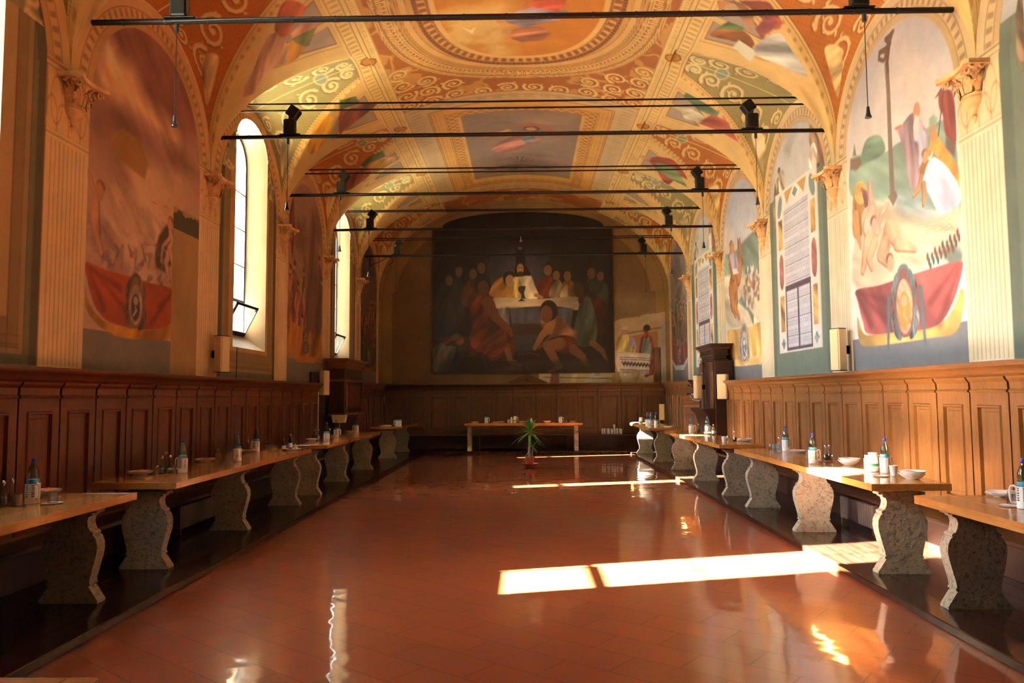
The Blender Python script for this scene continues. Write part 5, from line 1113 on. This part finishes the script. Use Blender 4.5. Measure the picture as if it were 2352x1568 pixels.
def k_bowl(loc): return MB().lathe([(0,.003),(.04,.003),(.042,0),(.05,0),(.052,.004),(.08,.018),(.1,.038),(.112,.05),(.112,.0525),(.108,.052),(.096,.041),(.076,.023),(.05,.009),(0,.007)],28).build('soup_plate',M_china,None,60,loc)
def k_napkin(loc,m=None): 
    b=MB(); b.add([(-.06,-.045,0),(.065,-.05,.001),(.07,.05,.0015),(-.05,.055,0),(-.06,-.045,.004),(.0,-.05,.016),(.065,-.05,.006),(.07,.05,.008),(.01,.05,.024),(-.05,.055,.005)],[(0,3,2,1),(4,5,8,9),(5,6,7,8),(0,1,6,5,4),(3,9,8,7,2),(0,4,9,3),(1,2,7,6)]); return b.build('napkin',m or M_napkin,None,0,loc)
def k_rust(loc): return k_napkin(loc,M_rust)
def k_glass(loc): return MB().lathe([(.036,0),(.036,.002),(.0285,.084),(.027,.087),(0,.087),(0,.079),(.026,.079),(.033,.001)],18).build('drinking_glass',M_glass,None,60,loc)
def k_tumbler(loc): return MB().lathe([(0,0),(.027,0),(.0285,.003),(.036,.086),(.034,.086),(.027,.009),(0,.009)],18).build('drinking_glass',M_glass,None,60,loc)
def k_cruet(loc,liq,nm):
    r=thing(nm,'','cruet',loc)
    MB().lathe([(.0,.004),(.028,.004),(.03,.01),(.03,.06),(.022,.08),(.012,.1),(.01,.135),(.014,.145),(.012,.145),(0,.14)],14).build('flask',M_glass,r,60)
    MB().lathe([(0,.007),(.027,.008),(.0275,.058),(.02,.07),(0,.07)],14).build('liquid',liq,r,60)
    MB().lathe([(.008,.142),(.009,.15),(.014,.16),(.014,.17),(.007,.18),(0,.18)],12).build('stopper',M_chrome,r,60)
    return r
def k_vinegar(loc): return k_cruet(loc,M_vin,'vinegar_cruet')
def k_oil(loc): return k_cruet(loc,M_oil,'oil_cruet')
def k_stand(loc):
    r=thing('cruet_stand','','cruet stand',loc)
    MB().lathe([(0,.0),(.075,.0),(.077,.0015),(.075,.003),(0,.003)],20).build('base',M_chrome,r)
    b=MB(); b.tube([(0,0,.003),(0,0,.19)],.004,8); b.tube([(.014*math.cos(a),0,.2+.014*math.sin(a)) for a in np.linspace(0,2*PI,12,endpoint=False)],.003,6,closed=True); b.build('handle',M_chrome,r)
    b=MB(); 
    for s in (-1,1): b.tube([(s*.037+.033*math.cos(a),.033*math.sin(a),.05) for a in np.linspace(0,2*PI,16,endpoint=False)],.0025,6,closed=True)
    b.build('ring_holder',M_chrome,r); return r
def k_mill(loc):
    r=thing('pepper_mill','','mill',loc); MB().lathe([(0,0),(.022,0),(.024,.01),(.017,.05),(.02,.08),(.0,.08)],14).build('body',M_glass,r,60); MB().lathe([(0,.079),(.019,.079),(.021,.095),(.017,.112),(0,.112)],14).build('head',M_mill,r,60); MB().lathe([(0,.111),(.008,.112),(.01,.118),(.006,.125),(0,.126)],10).build('knob',M_chrome,r,60); return r
def k_shaker(loc):
    r=thing('salt_shaker','','shaker',loc); MB().lathe([(0,0),(.017,0),(.018,.006),(.014,.05),(0,.05)],12).build('body',M_glass,r,60); MB().lathe([(0,.049),(.0145,.049),(.015,.062),(.009,.07),(0,.07)],12).build('cap',M_chrome,r,60); return r
def k_saucebottle(loc,liq,capm,h,nm):
    r=thing(nm,'','bottle',loc); s=h/.2
    MB().lathe([(0,0),(.026,0),(.028,.004*s),(.028,.1*s),(.022,.125*s),(.012,.15*s),(.011,.18*s),(0,.18*s)],14).build('body',liq,r,60); MB().lathe([(0,.178*s),(.0135,.178*s),(.0135,.2*s),(0,.2*s)],12).build('cap',capm,r); MB().lathe([(.0284,.03*s),(.0286,.032*s),(.0286,.085*s),(.0284,.087*s)],14).build('label_band',M_label,r,60); return r
def k_redsauce(loc): return k_saucebottle(loc,M_amber,M_redcap,.17,'sauce_bottle')
def k_amber(loc): return k_saucebottle(loc,M_amber,M_orange,.22,'sauce_bottle')
def k_yellow(loc): return k_saucebottle(loc,M_oil,M_orange,.2,'oil_bottle')
def k_jar(loc): return k_saucebottle(loc,M_card,M_green,.09,'spice_jar')
def k_jug(loc):
    r=thing('jug','','jug',loc); MB().lathe([(0,0),(.04,0),(.048,.01),(.052,.06),(.046,.12),(.04,.16),(.044,.185),(.041,.185),(.037,.16),(.0,.15)],20).build('body',M_china,r,60); MB().tube([(.044,0,.15),(.075,0,.155),(.088,0,.12),(.08,0,.06),(.05,0,.045)],.008,8).build('handle',M_china,r)
    MB().lathe([(.0525,.055),(.0532,.06),(.053,.075),(.0515,.08)],20).build('green_band',M_green,r,60); return r
def k_carton(loc): 
    r=thing('paper_holder','','carton',loc); MB().bbox(-.03,.03,-.02,.02,0,.13,.003).build('body',M_paper,r); MB().box(-.024,.024,-.014,.014,.128,.16).build('paper_napkins',M_whitep,r,0); return r
def k_cup(loc): return MB().lathe([(0,0),(.026,0),(.028,.003),(.037,.09),(.039,.091),(.037,.093),(.034,.09),(.026,.006),(0,.006)],18).build('paper_cup',M_paper,None,60,loc)
def k_fork(loc):
    b=MB(); b.add([(-.1,-.009,.002),(-.1,.009,.002),(-.02,.004,.004),(-.02,-.004,.004),(.04,.004,.012),(.04,-.004,.012),(-.1,-.009,0),(-.1,.009,0),(-.02,.004,.002),(-.02,-.004,.002),(.04,.004,.01),(.04,-.004,.01)],[(0,1,2,3),(3,2,4,5),(6,9,8,7),(9,11,10,8),(0,3,9,6),(1,7,8,2),(3,5,11,9),(2,8,10,4)]); b.bbox(.04,.06,-.012,.012,.008,.012,.001)
    for k in (-.0095,-.003,.0035,.01): b.box(.06,.1,k-.0015,k+.0015,.006,.0085)
    return b.build('fork',M_steel,None,40,loc)
def k_knife(loc): return MB().prism([(-.1,-.007),(0,-.006),(.01,-.009),(.09,-.009),(.108,.004),(.01,.008),(0,.006),(-.1,.007)],lambda p,q,w:(p,q,w),.0005,.004).build('knife',M_steel,None,20,loc)
def k_lemon(loc): return MB().lathe([(0,.012),(.02,.014),(.024,.025),(.02,.038),(.0,.04)],14).build('lemon_half',M_lemon,None,60,loc)
def k_papers(loc):
    r=thing('folded_papers','','papers',loc)
    for k in range(3): MB().bbox(-.14+.01*k,.14-.02*k,-.1,.1-.01*k,.001+.008*k,.007+.008*k,.002,M=Matrix.Rotation(.15*k,4,'Z')).build('sheet_bundle',M_paper,r)
    return r
def k_tray(loc): return MB().lathe([(0,.001),(.06,.001),(.07,.006),(.072,.009),(.069,.009),(.06,.004),(0,.004)],20).build('saucer',M_china,None,60,loc)
def k_traysmall(loc): return MB().lathe([(0,.001),(.045,.001),(.052,.005),(.054,.008),(.051,.008),(.044,.004),(0,.004)],18).build('glass_saucer',M_glass,None,60,loc)
CATS={'plate':'plate','soup_plate':'soup plate','napkin':'napkin','drinking_glass':'glass','paper_cup':'cup','fork':'fork','knife':'knife','lemon_half':'lemon','saucer':'saucer','glass_saucer':'saucer'}
KIND={n[2:]:f for n,f in list(globals().items()) if n.startswith('k_')}
PROTO={}; GRP={'bottle':'water bottles in holders','holder':'white bottle holders','plate':'plates stacked on the tables','bowl':'soup plates','napkin':'folded napkins on plates','rust':'folded napkins on plates','glass':'drinking glasses','tumbler':'drinking glasses','vinegar':'cruets','oil':'cruets','stand':'cruet stands','mill':'pepper mills','shaker':'salt shakers'}
def put(kind,loc,label,rz=0.):
    if kind not in PROTO: o=KIND[kind](loc); PROTO[kind]=o; o.rotation_euler=(0,0,rz)
    else: o=dup(PROTO[kind],loc,rz)
    o['label']=label
    if 'category' not in o: o['category']=CATS[o.name.split('.')[0]]
    if kind in GRP: o['group']=GRP[kind]
    return o
def at(u,v,z=None,xr=None,yr=None):
    p=onz(u,v,ZT)
    if xr: p.x=min(max(p.x,xr[0]),xr[1])
    if yr: p.y=min(max(p.y,yr[0]),yr[1])
    return (p.x,p.y,ZT+.0008+(z or 0))
TB={'L1':((-3.78,-3.2),(1.,6.05),'nearest left table'),'L2':((-3.78,-3.2),(6.98,11.1),'second left table'),'L3':((-3.65,-3.18),(12.1,16.3),'third left table'),'L4':((-3.7,-3.12),(19.05,21.5),'farthest left table'),'B':((-1.54,1.5),(21.05,21.65),'far end table'),
    'R1':((3.02,3.52),(1.,5.68),'nearest right table'),'R2':((3.03,3.5),(6.6,10.6),'second right table'),'R3':((3.05,3.52),(11.7,16.1),'third right table'),'R4':((2.95,3.5),(17.55,20.8),'farthest right table')}
def bh(t,u,v,rz,d,dz=0):
    x,y,z=at(u,v,dz,*TB[t][:2]); n=TB[t][2]
    put('holder',(x,y,z),'white ribbed holder, handle %s, %s'%(d,n),rz); put('bottle',(x,y,z+.0002),'blue-capped water bottle %s, %s'%(d,n))
def stack(t,u,v,d,nap='napkin',n=2,kind='plate',rz=0.):
    x,y,z=at(u,v,0,*TB[t][:2]); nm=TB[t][2]; kn={'plate':'white dinner plate','bowl':'white soup plate'}[kind]; h=.012 if kind=='plate' else .022
    for k in range(n): put(kind,(x+.004*k,y-.003*k,z+h*k),'%s %s, %s'%(('lower %s'%kn if k==0 else 'upper %s'%kn) if n>1 else 'single '+kn,d,nm))
    if nap: put(nap,(x-.01,y,z+h*(n-1)+(.0125 if kind=='plate' else .03)),('pink folded napkin' if nap=='napkin' else 'rust-coloured folded napkin')+' on plates %s, %s'%(d,nm),rz)
def one(kind,t,u,v,what,rz=0.,dz=0): put(kind,at(u,v,dz,*TB[t][:2]),what+', '+TB[t][2],rz)
def cruets(t,u,v,d,rz=0.):
    x,y,z=at(u,v,0,*TB[t][:2]); n=TB[t][2]; c,s=math.cos(rz),math.sin(rz)
    put('stand',(x,y,z),'chrome cruet stand %s, %s'%(d,n),rz); put('vinegar',(x-.037*c,y-.037*s,z+.003),'dark vinegar cruet %s, %s'%(d,n)); put('oil',(x+.037*c,y+.037*s,z+.003),'golden oil cruet %s, %s'%(d,n))
# nearest left table
bh('L1',74,1156,-.5,'beside two upturned glasses'); one('vinegar','L1',6,1162,'dark red vinegar cruet at the very left edge'); one('oil','L1',27,1156,'tall oil cruet just left of the water bottle')
one('traysmall','L1',40,1163,'glass saucer under the left upturned glass'); one('glass','L1',40,1163,'upturned glass left of the water bottle',0,.0045)
one('tray','L1',119,1157,'white saucer under the right upturned glass'); one('glass','L1',121,1156,'upturned glass right of the water bottle',0,.0055); stack('L1',100,1131,'behind the water bottle')
# second left table
stack('L2',319,1090,'at the near end beside the fork'); one('fork','L2',300,1100,'steel fork at the near end',2.8); one('knife','L2',310,1100,'steel knife beside the fork',2.9); one('shaker','L2',360,1084,'small salt shaker right of the near plates'); cruets('L2',381,1087,'beside the nearest bottle',.3)
one('glass','L2',396,1086,'upturned glass between cruets and bottle'); bh('L2',419,1085,2.9,'at the near end'); stack('L2',471,1060,'under the rust napkin','rust'); one('mill','L2',483,1054,'left pepper mill of the pair behind the rust napkin'); one('mill','L2',490,1053,'right pepper mill of the pair behind the rust napkin')
one('glass','L2',518,1057,'upturned glass left of the middle bottle'); one('tumbler','L2',531,1054,'tumbler touching the middle bottle holder'); bh('L2',545,1058,-1.6,'in the middle, slot outward'); stack('L2',570,1040,'between the two middle bottles','rust'); bh('L2',588,1037,2.8,'toward the far end, leftward')
one('mill','L2',613,1033,'left pepper mill of the far pair'); one('mill','L2',619,1032,'right pepper mill of the far pair'); one('tumbler','L2',622,1035,'tumbler beside the lemon glass'); one('tumbler','L2',633,1036,'tumbler holding a lemon half'); one('lemon','L2',633,1036,'yellow lemon half inside a tumbler',0,.002)
one('redsauce','L2',652,1035,'red-capped sauce bottle at the far end'); one('plate','L2',673,1034,'plate under the spice jar at the far end'); one('amber','L2',667,1034,'tall amber bottle with an orange cap',0,.0095); one('jar','L2',679,1034,'little green-lidded spice jar on a plate',0,.0095)
# third left table
stack('L3',690,1012,'at the near end',None); cruets('L3',715,1010,'near the first bottle',.4); one('glass','L3',730,1012,'upturned glass left of the nearer bottle'); stack('L3',739,1003,'behind the upturned glass',None,1)
bh('L3',750,1015,-1.2,'nearer the viewer'); bh('L3',772,1004,.1,'with its handle turned right'); one('vinegar','L3',758,1006,'vinegar cruet between the two bottles'); stack('L3',790,993,'with folded cloth before the cream box'); bh('L3',819,993,3.,'beside the cream box')
r=thing('cardboard_box','cream cardboard box raised on a thin stand before the dark wall pulpit','box',(-3.92,16.22,ZP+.001))
b=MB(); b.prism([(-.12,0),(.12,0),(.15,.16),(-.15,.16)],lambda p,q,w:(p,w,.99+q),-.09,.09); b.build('carton',M_card,r,0); b=MB(); b.lathe([(0,.001),(.06,.001),(.06,.008),(.012,.014),(.012,.975),(.05,.989),(0,.989)],16); b.build('stand',M_card,r)
# farthest left table
one('papers','L4',886,978,'bundle of folded white papers',.3); bh('L4',912,979,2.9,'left of the pair'); bh('L4',928,979,2.7,'right of the pair')
# table across the far end
stack('B',1091,971,'at the left end',None); one('shaker','B',1107,971,'salt shaker left of the left bottle'); bh('B',1117,971,0,'left of the plant'); stack('B',1139,971,'between bottle and carton',None,1); stack('B',1152,969,'behind the single plate',None,1)
one('shaker','B',1163,972,'salt shaker by the carton'); one('cup','B',1168,971,'paper cup beside the carton'); one('carton','B',1175,971,'white napkin carton left of the jug'); one('jug','B',1183,971,'white jug with a green band just left of the plant'); stack('B',1201,970,'half hidden behind the plant leaves')
stack('B',1257,971,'right of the plant',None,1,'bowl'); one('tray','B',1272,972,'saucer between soup plate and bottle'); bh('B',1288,971,0,'right of the plant'); cruets('B',1302,970,'at the right end'); stack('B',1315,969,'at the right end',None,1)
# farthest right table
stack('R4',1454,972,'at the left edge',None,1); one('jug','R4',1466,975,'white jug at the left edge'); one('cup','R4',1476,980,'white paper cup before the bottles'); one('carton','R4',1484,981,'tall white napkin carton before the bottles'); bh('R4',1487,977,-1.5,'left of the three'); bh('R4',1495,978,-.3,'middle of the three'); bh('R4',1507,980,0,'right of the three'); stack('R4',1534,982,'at the near end','napkin')
# third right table
bh('R3',1588,994,0,'at the far left'); one('oil','R3',1605,994,'oil cruet right of the far bottle'); stack('R3',1640,997,'behind the sunlit bottle',None,3); bh('R3',1625,996,.2,'in full sun'); one('yellow','R3',1655,999,'golden oil bottle with an orange cap'); one('glass','R3',1627,1012,'upturned glass before the sunlit bottle')
one('cup','R3',1663,1016,'white paper cup near the front edge'); one('glass','R3',1673,1012,'upturned glass right of the paper cup'); one('vinegar','R3',1688,1015,'dark vinegar cruet near the stacked plates'); stack('R3',1716,1014,'at the near end','rust',3)
# second right table
for k,(u,v) in enumerate(((1772,1034),(1779,1033),(1786,1034))): one('glass','R2',u,v,('leftmost','middle','rightmost')[k]+' of three upturned glasses at the far end')
one('tumbler','R2',1788,1041,'tumbler beside the cruet stand'); cruets('R2',1795,1034,'left of the far bottle',.5); bh('R2',1820,1035,.3,'toward the far end'); stack('R2',1830,1040,'right of the far bottle'); one('tumbler','R2',1856,1056,'tumbler left of the middle bottle'); bh('R2',1868,1064,.2,'in the middle')
one('glass','R2',1882,1061,'upturned glass right of the middle bottle'); one('vinegar','R2',1897,1058,'vinegar cruet right of the middle bottle'); one('oil','R2',1906,1057,'oil cruet right of the middle bottle'); one('shaker','R2',1916,1058,'salt shaker left of the sunlit plates'); stack('R2',1950,1068,'left of the sun patch',kind='bowl')
one('carton','R2',1994,1083,'left white napkin carton in blazing sun'); one('jug','R2',2006,1083,'white jug in blazing sun'); bh('R2',2034,1085,.3,'in blazing sun'); one('cup','R2',2053,1092,'paper cup in blazing sun'); one('tray','R2',2022,1094,'saucer in blazing sun'); stack('R2',2095,1100,'at the near end',kind='bowl')
# nearest right table
stack('R1',2316,1140,'at the right edge of the photo',None); one('tray','R1',2322,1163,'saucer under the upturned glass'); one('glass','R1',2326,1160,'upturned glass at the right edge',0,.0055); bh('R1',2356,1168,2.8,'cut by the right edge of the photo'); one('fork','R1',2275,1138,'dark fork lying by the sun patch',-.6)
# ---------------------------------------------------------------- yucca in its pot on a wheeled saucer
M_terra=plain('terracotta_plastic','a5472c',.55,var=.06); M_trunk=plain('yucca_bark','8d7f70',.85,var=.25,nscale=25,bump=.4); M_soil=plain('potting_soil','2a1c12',.95)
def leaf_mat():
    t=NT('yucca_leaf'); f=t.noise(t.coords('Object',(6,6,2)),3); t.set(base=t.ramp(f,[(.3,lin('2f6a22')),(.7,lin('5c9c34'))]),rough=.3); return t.m
M_leaf=leaf_mat()
def yucca():
    p=onz(1217,1074,0); r=thing('potted_yucca','potted yucca plant standing alone on the tiles before the far table','plant',(p.x,p.y,0))
    s=MB(); s.lathe([(0,.06),(.15,.06),(.165,.066),(.19,.1),(.194,.1),(.17,.058),(.15,.052),(0,.052)],28); sa=s.build('saucer',M_terra,r,50)
    for a in (.6,2.2,3.7,5.2):
        x,y=.1*math.cos(a),.1*math.sin(a); c=MB(); c.tube([(x-.01,y,.024),(x+.01,y,.024)],.024,12); c.tube([(x,y,.03),(x,y,.055)],.008,6); c.build('caster',M_black,sa)
    MB().lathe([(0,.062),(.07,.062),(.078,.066),(.098,.22),(.104,.222),(.106,.24),(.098,.24),(.094,.225),(0,.222)],24).build('pot',M_terra,r,50)
    MB().lathe([(0,.222),(.093,.222),(.06,.232),(0,.235)],16).build('soil',M_soil,r,60)
    MB().tube([(.0,0,.22),(-.005,0,.4),(.004,0,.6),(.0,0,.76)],[.04,.034,.031,.033],12).build('trunk',M_trunk,r,60)
    MB().tube([(.055,.01,.22),(.06,.01,.36),(.07,.01,.46)],[.018,.015,.014],8).build('trunk',M_trunk,r,60)
    R=random.Random(4)
    def leaf(o,az,el,L,w,droop):
        b=MB(); n=7; vs=[]; d=Vector((math.cos(az)*math.cos(el),math.sin(az)*math.cos(el),math.sin(el))); side=Vector((-math.sin(az),math.cos(az),0)); up=side.cross(d)*-1
        for i in range(n+1):
            t=i/n; c=Vector(o)+d*(L*t)-Vector((0,0,droop*L*t*t)); wd=w*(.5+1.6*t)*(1-t)**.6 if t<1 else 0
            vs+=[c-side*wd,c+Vector((0,0,-.25*wd)),c+side*wd]
        fs=[]
        for i in range(n):
            for k in (0,1): fs.append((3*i+k,3*i+k+1,3*i+k+4,3*i+k+3))
        b.add(vs,fs); b.build('leaf',M_leaf,r,60)
    for k in range(40):
        az=2*PI*(k*.381966)%(2*PI); q=k/40; el=math.radians(78-95*q+R.uniform(-8,8)); leaf((0,0,.74+.09*(1-q)),az,el,R.uniform(.3,.42)*(1.05 if q>.25 else .9),.027,.15+.35*q)
    for k in range(12):
        az=2*PI*(k*.381966)%(2*PI); q=k/12; leaf((.07,.01,.45),az,math.radians(70-85*q),R.uniform(.18,.28),.016,.2+.3*q)
    for az,el,z,L in ((3.3,.4,.68,.22),(2.9,-.1,.3,.2),(3.6,-.9,.36,.22),(.4,.3,.36,.22),(5.6,-.2,.32,.2)): leaf((-.02,0,z),az,el,L,.02,.3)
yucca()
# ---------------------------------------------------------------- lectern with microphones
r=thing('lectern','carved wooden lectern with gooseneck microphones before the tall doorcase','lectern',(3.95,17.75,ZP+.001),math.radians(-32))
M_lect=wood('lectern_oak','5c3216','9a5a28',(9,9,1.1),.4,3,.0,.1)
b=MB(); b.bbox(-.2,.2,-.2,.2,.1,1.32,.01); b.build('body',M_lect,r)
b=MB(); z=0
for h,d in ((.05,.06),(.05,.035)): b.bbox(-.2-d,.2+d,-.2-d,.2+d,z,z+h,.008); z+=h
b.build('plinth',M_lect,r)
b=MB(); z=1.32
for h,d in ((.03,.01),(.05,.0),(.03,.02),(.03,.035),(.025,.05)): b.bbox(-.2-d,.2+d,-.2-d,.2+d,z,z+h,.008); z+=h
b.build('cornice',M_lect,r)
for k in range(4):
    M=Matrix.Rotation(k*PI/2,4,'Z'); MB().bbox(-.15,.15,.2,.215,.2,1.0,.005,M=M).build('panel',M_lect,r); MB().bbox(-.16,.16,.2,.235,1.08,1.24,.012,M=M).build('carved_frieze',M_lect,r)
M=Matrix.Translation((0,0,1.49)); MB().bbox(-.2,.2,-.17,.17,0,.03,.006,M=M).build('desk_top',M_lect,r)
b=thing('microphone_stand','twin chrome gooseneck microphones standing on top of the lectern','microphone',(3.93,17.7,ZP+.001+1.521))
MB().bbox(-.07,.07,-.05,.05,0,.04,.006).build('base',M_whitep,b); MB().bbox(-.16,-.08,-.05,.04,0,.05,.006).build('base',M_chrome,b)
for s in (-1,1):
    MB().tube([(.0+s*.01,0,.03),(s*.02,0,.14),(s*.06,-.01,.2),(s*.1,-.02,.21)],.006,8).build('gooseneck',M_chrome,b); MB().tube([(s*.1,-.02,.21),(s*.14,-.03,.235)],[.014,.02],10).build('capsule',M_black,b)
MB().tube([(-.1,-.04,.02),(-.13,-.16,.0),(-.1,-.3,-.1),(.02,-.31,-.13),(.1,-.3,-.1)],.005,6).build('cable',M_whitep,b)
# ---------------------------------------------------------------- books and boxes on the far bench
R=random.Random(9); x=2.25; BZ=.4565
cols=['c9c4b4','8d93b4','d8d4c8','4a4c6a','b9b49c','cfd4dc','6a5a4a','dcd8d0','7d86b0']
bm=[plain('book_cover_%s'%c,c,.6,var=.05) for c in cols]; BKC=('cream','pale blue','ivory','navy','buff','ice-blue','brown','white','lavender'); ordn=['first','second','third','fourth','fifth','sixth','seventh','eighth','ninth','tenth','eleventh','twelfth','thirteenth','fourteenth','fifteenth','sixteenth']
for k in range(16):
    w=R.uniform(.03,.045); h=R.uniform(.15,.18); t=thing('book','%s from the left, a %s book in the row on the far bench'%(ordn[k],BKC[k%9]),'book',(x+w/2,YB-.33,BZ),0,'books in the row on the far bench')
    MB().bbox(-w/2,w/2,-.055,-.05,0,h,.001).build('spine',bm[k%9],t); MB().box(-w/2,-w/2+.003,-.05,.06,0,h).build('cover',bm[k%9],t,0); MB().box(w/2-.003,w/2,-.05,.06,0,h).build('cover',bm[k%9],t,0); MB().box(-w/2+.003,w/2-.003,-.049,.056,.003,h-.003).build('pages',M_paper,t,0); x+=w+.003
o=put('cup',(2.62,YB-.33,BZ+.182),'white paper cup standing on the row of books on the far bench')
# ---------------------------------------------------------------- light: sun and sky through the windows
sun=bpy.data.lights.new('sun','SUN'); so=bpy.data.objects.new('sun',sun); C.objects.link(so)
d=Vector((1,.265,-.6)).normalized(); so.rotation_euler=d.to_track_quat('-Z','Y').to_euler()
sun.energy=1200; sun.angle=math.radians(.55); sun.color=(1,.95,.87)
wd=bpy.data.worlds.new('sky'); bpy.context.scene.world=wd; wd.use_nodes=True
bg=wd.node_tree.nodes['Background']; sk=wd.node_tree.nodes.new('ShaderNodeTexSky'); sk.sky_type='NISHITA'; sk.sun_disc=False; sk.sun_elevation=math.radians(30); sk.sun_rotation=math.atan2(-1,-.265)
wd.node_tree.links.new(sk.outputs['Color'],bg.inputs['Color']); bg.inputs['Strength'].default_value=17.
for c,i in WINS:
    l=bpy.data.lights.new('sky_portal','AREA'); l.shape='RECTANGLE'; l.size=2*GH; l.size_y=3.3; l.cycles.is_portal=True
    o=bpy.data.objects.new('sky_portal',l); C.objects.link(o); o.location=(OX-.05,c,4.25)
    o.rotation_euler=Vector((1,0,0)).to_track_quat('-Z','Z').to_euler()
S=bpy.context.scene
S.view_settings.view_transform='Standard'; S.view_settings.look='None'; S.view_settings.gamma=1; S.view_settings.use_curve_mapping=False
S.view_settings.exposure=-.4
cy=S.cycles; cy.use_denoising=True; cy.use_guiding=False; cy.use_surface_guiding=True; cy.use_volume_guiding=False; cy.guiding_training_samples=32
try: cy.denoiser='OPENIMAGEDENOISE'
except Exception: pass
cy.max_bounces=7; cy.diffuse_bounces=4; cy.glossy_bounces=4; cy.transmission_bounces=8; cy.transparent_max_bounces=12
cy.sample_clamp_indirect=80; cy.caustics_reflective=True; cy.caustics_refractive=False; cy.blur_glossy=.5
cy.time_limit=1150
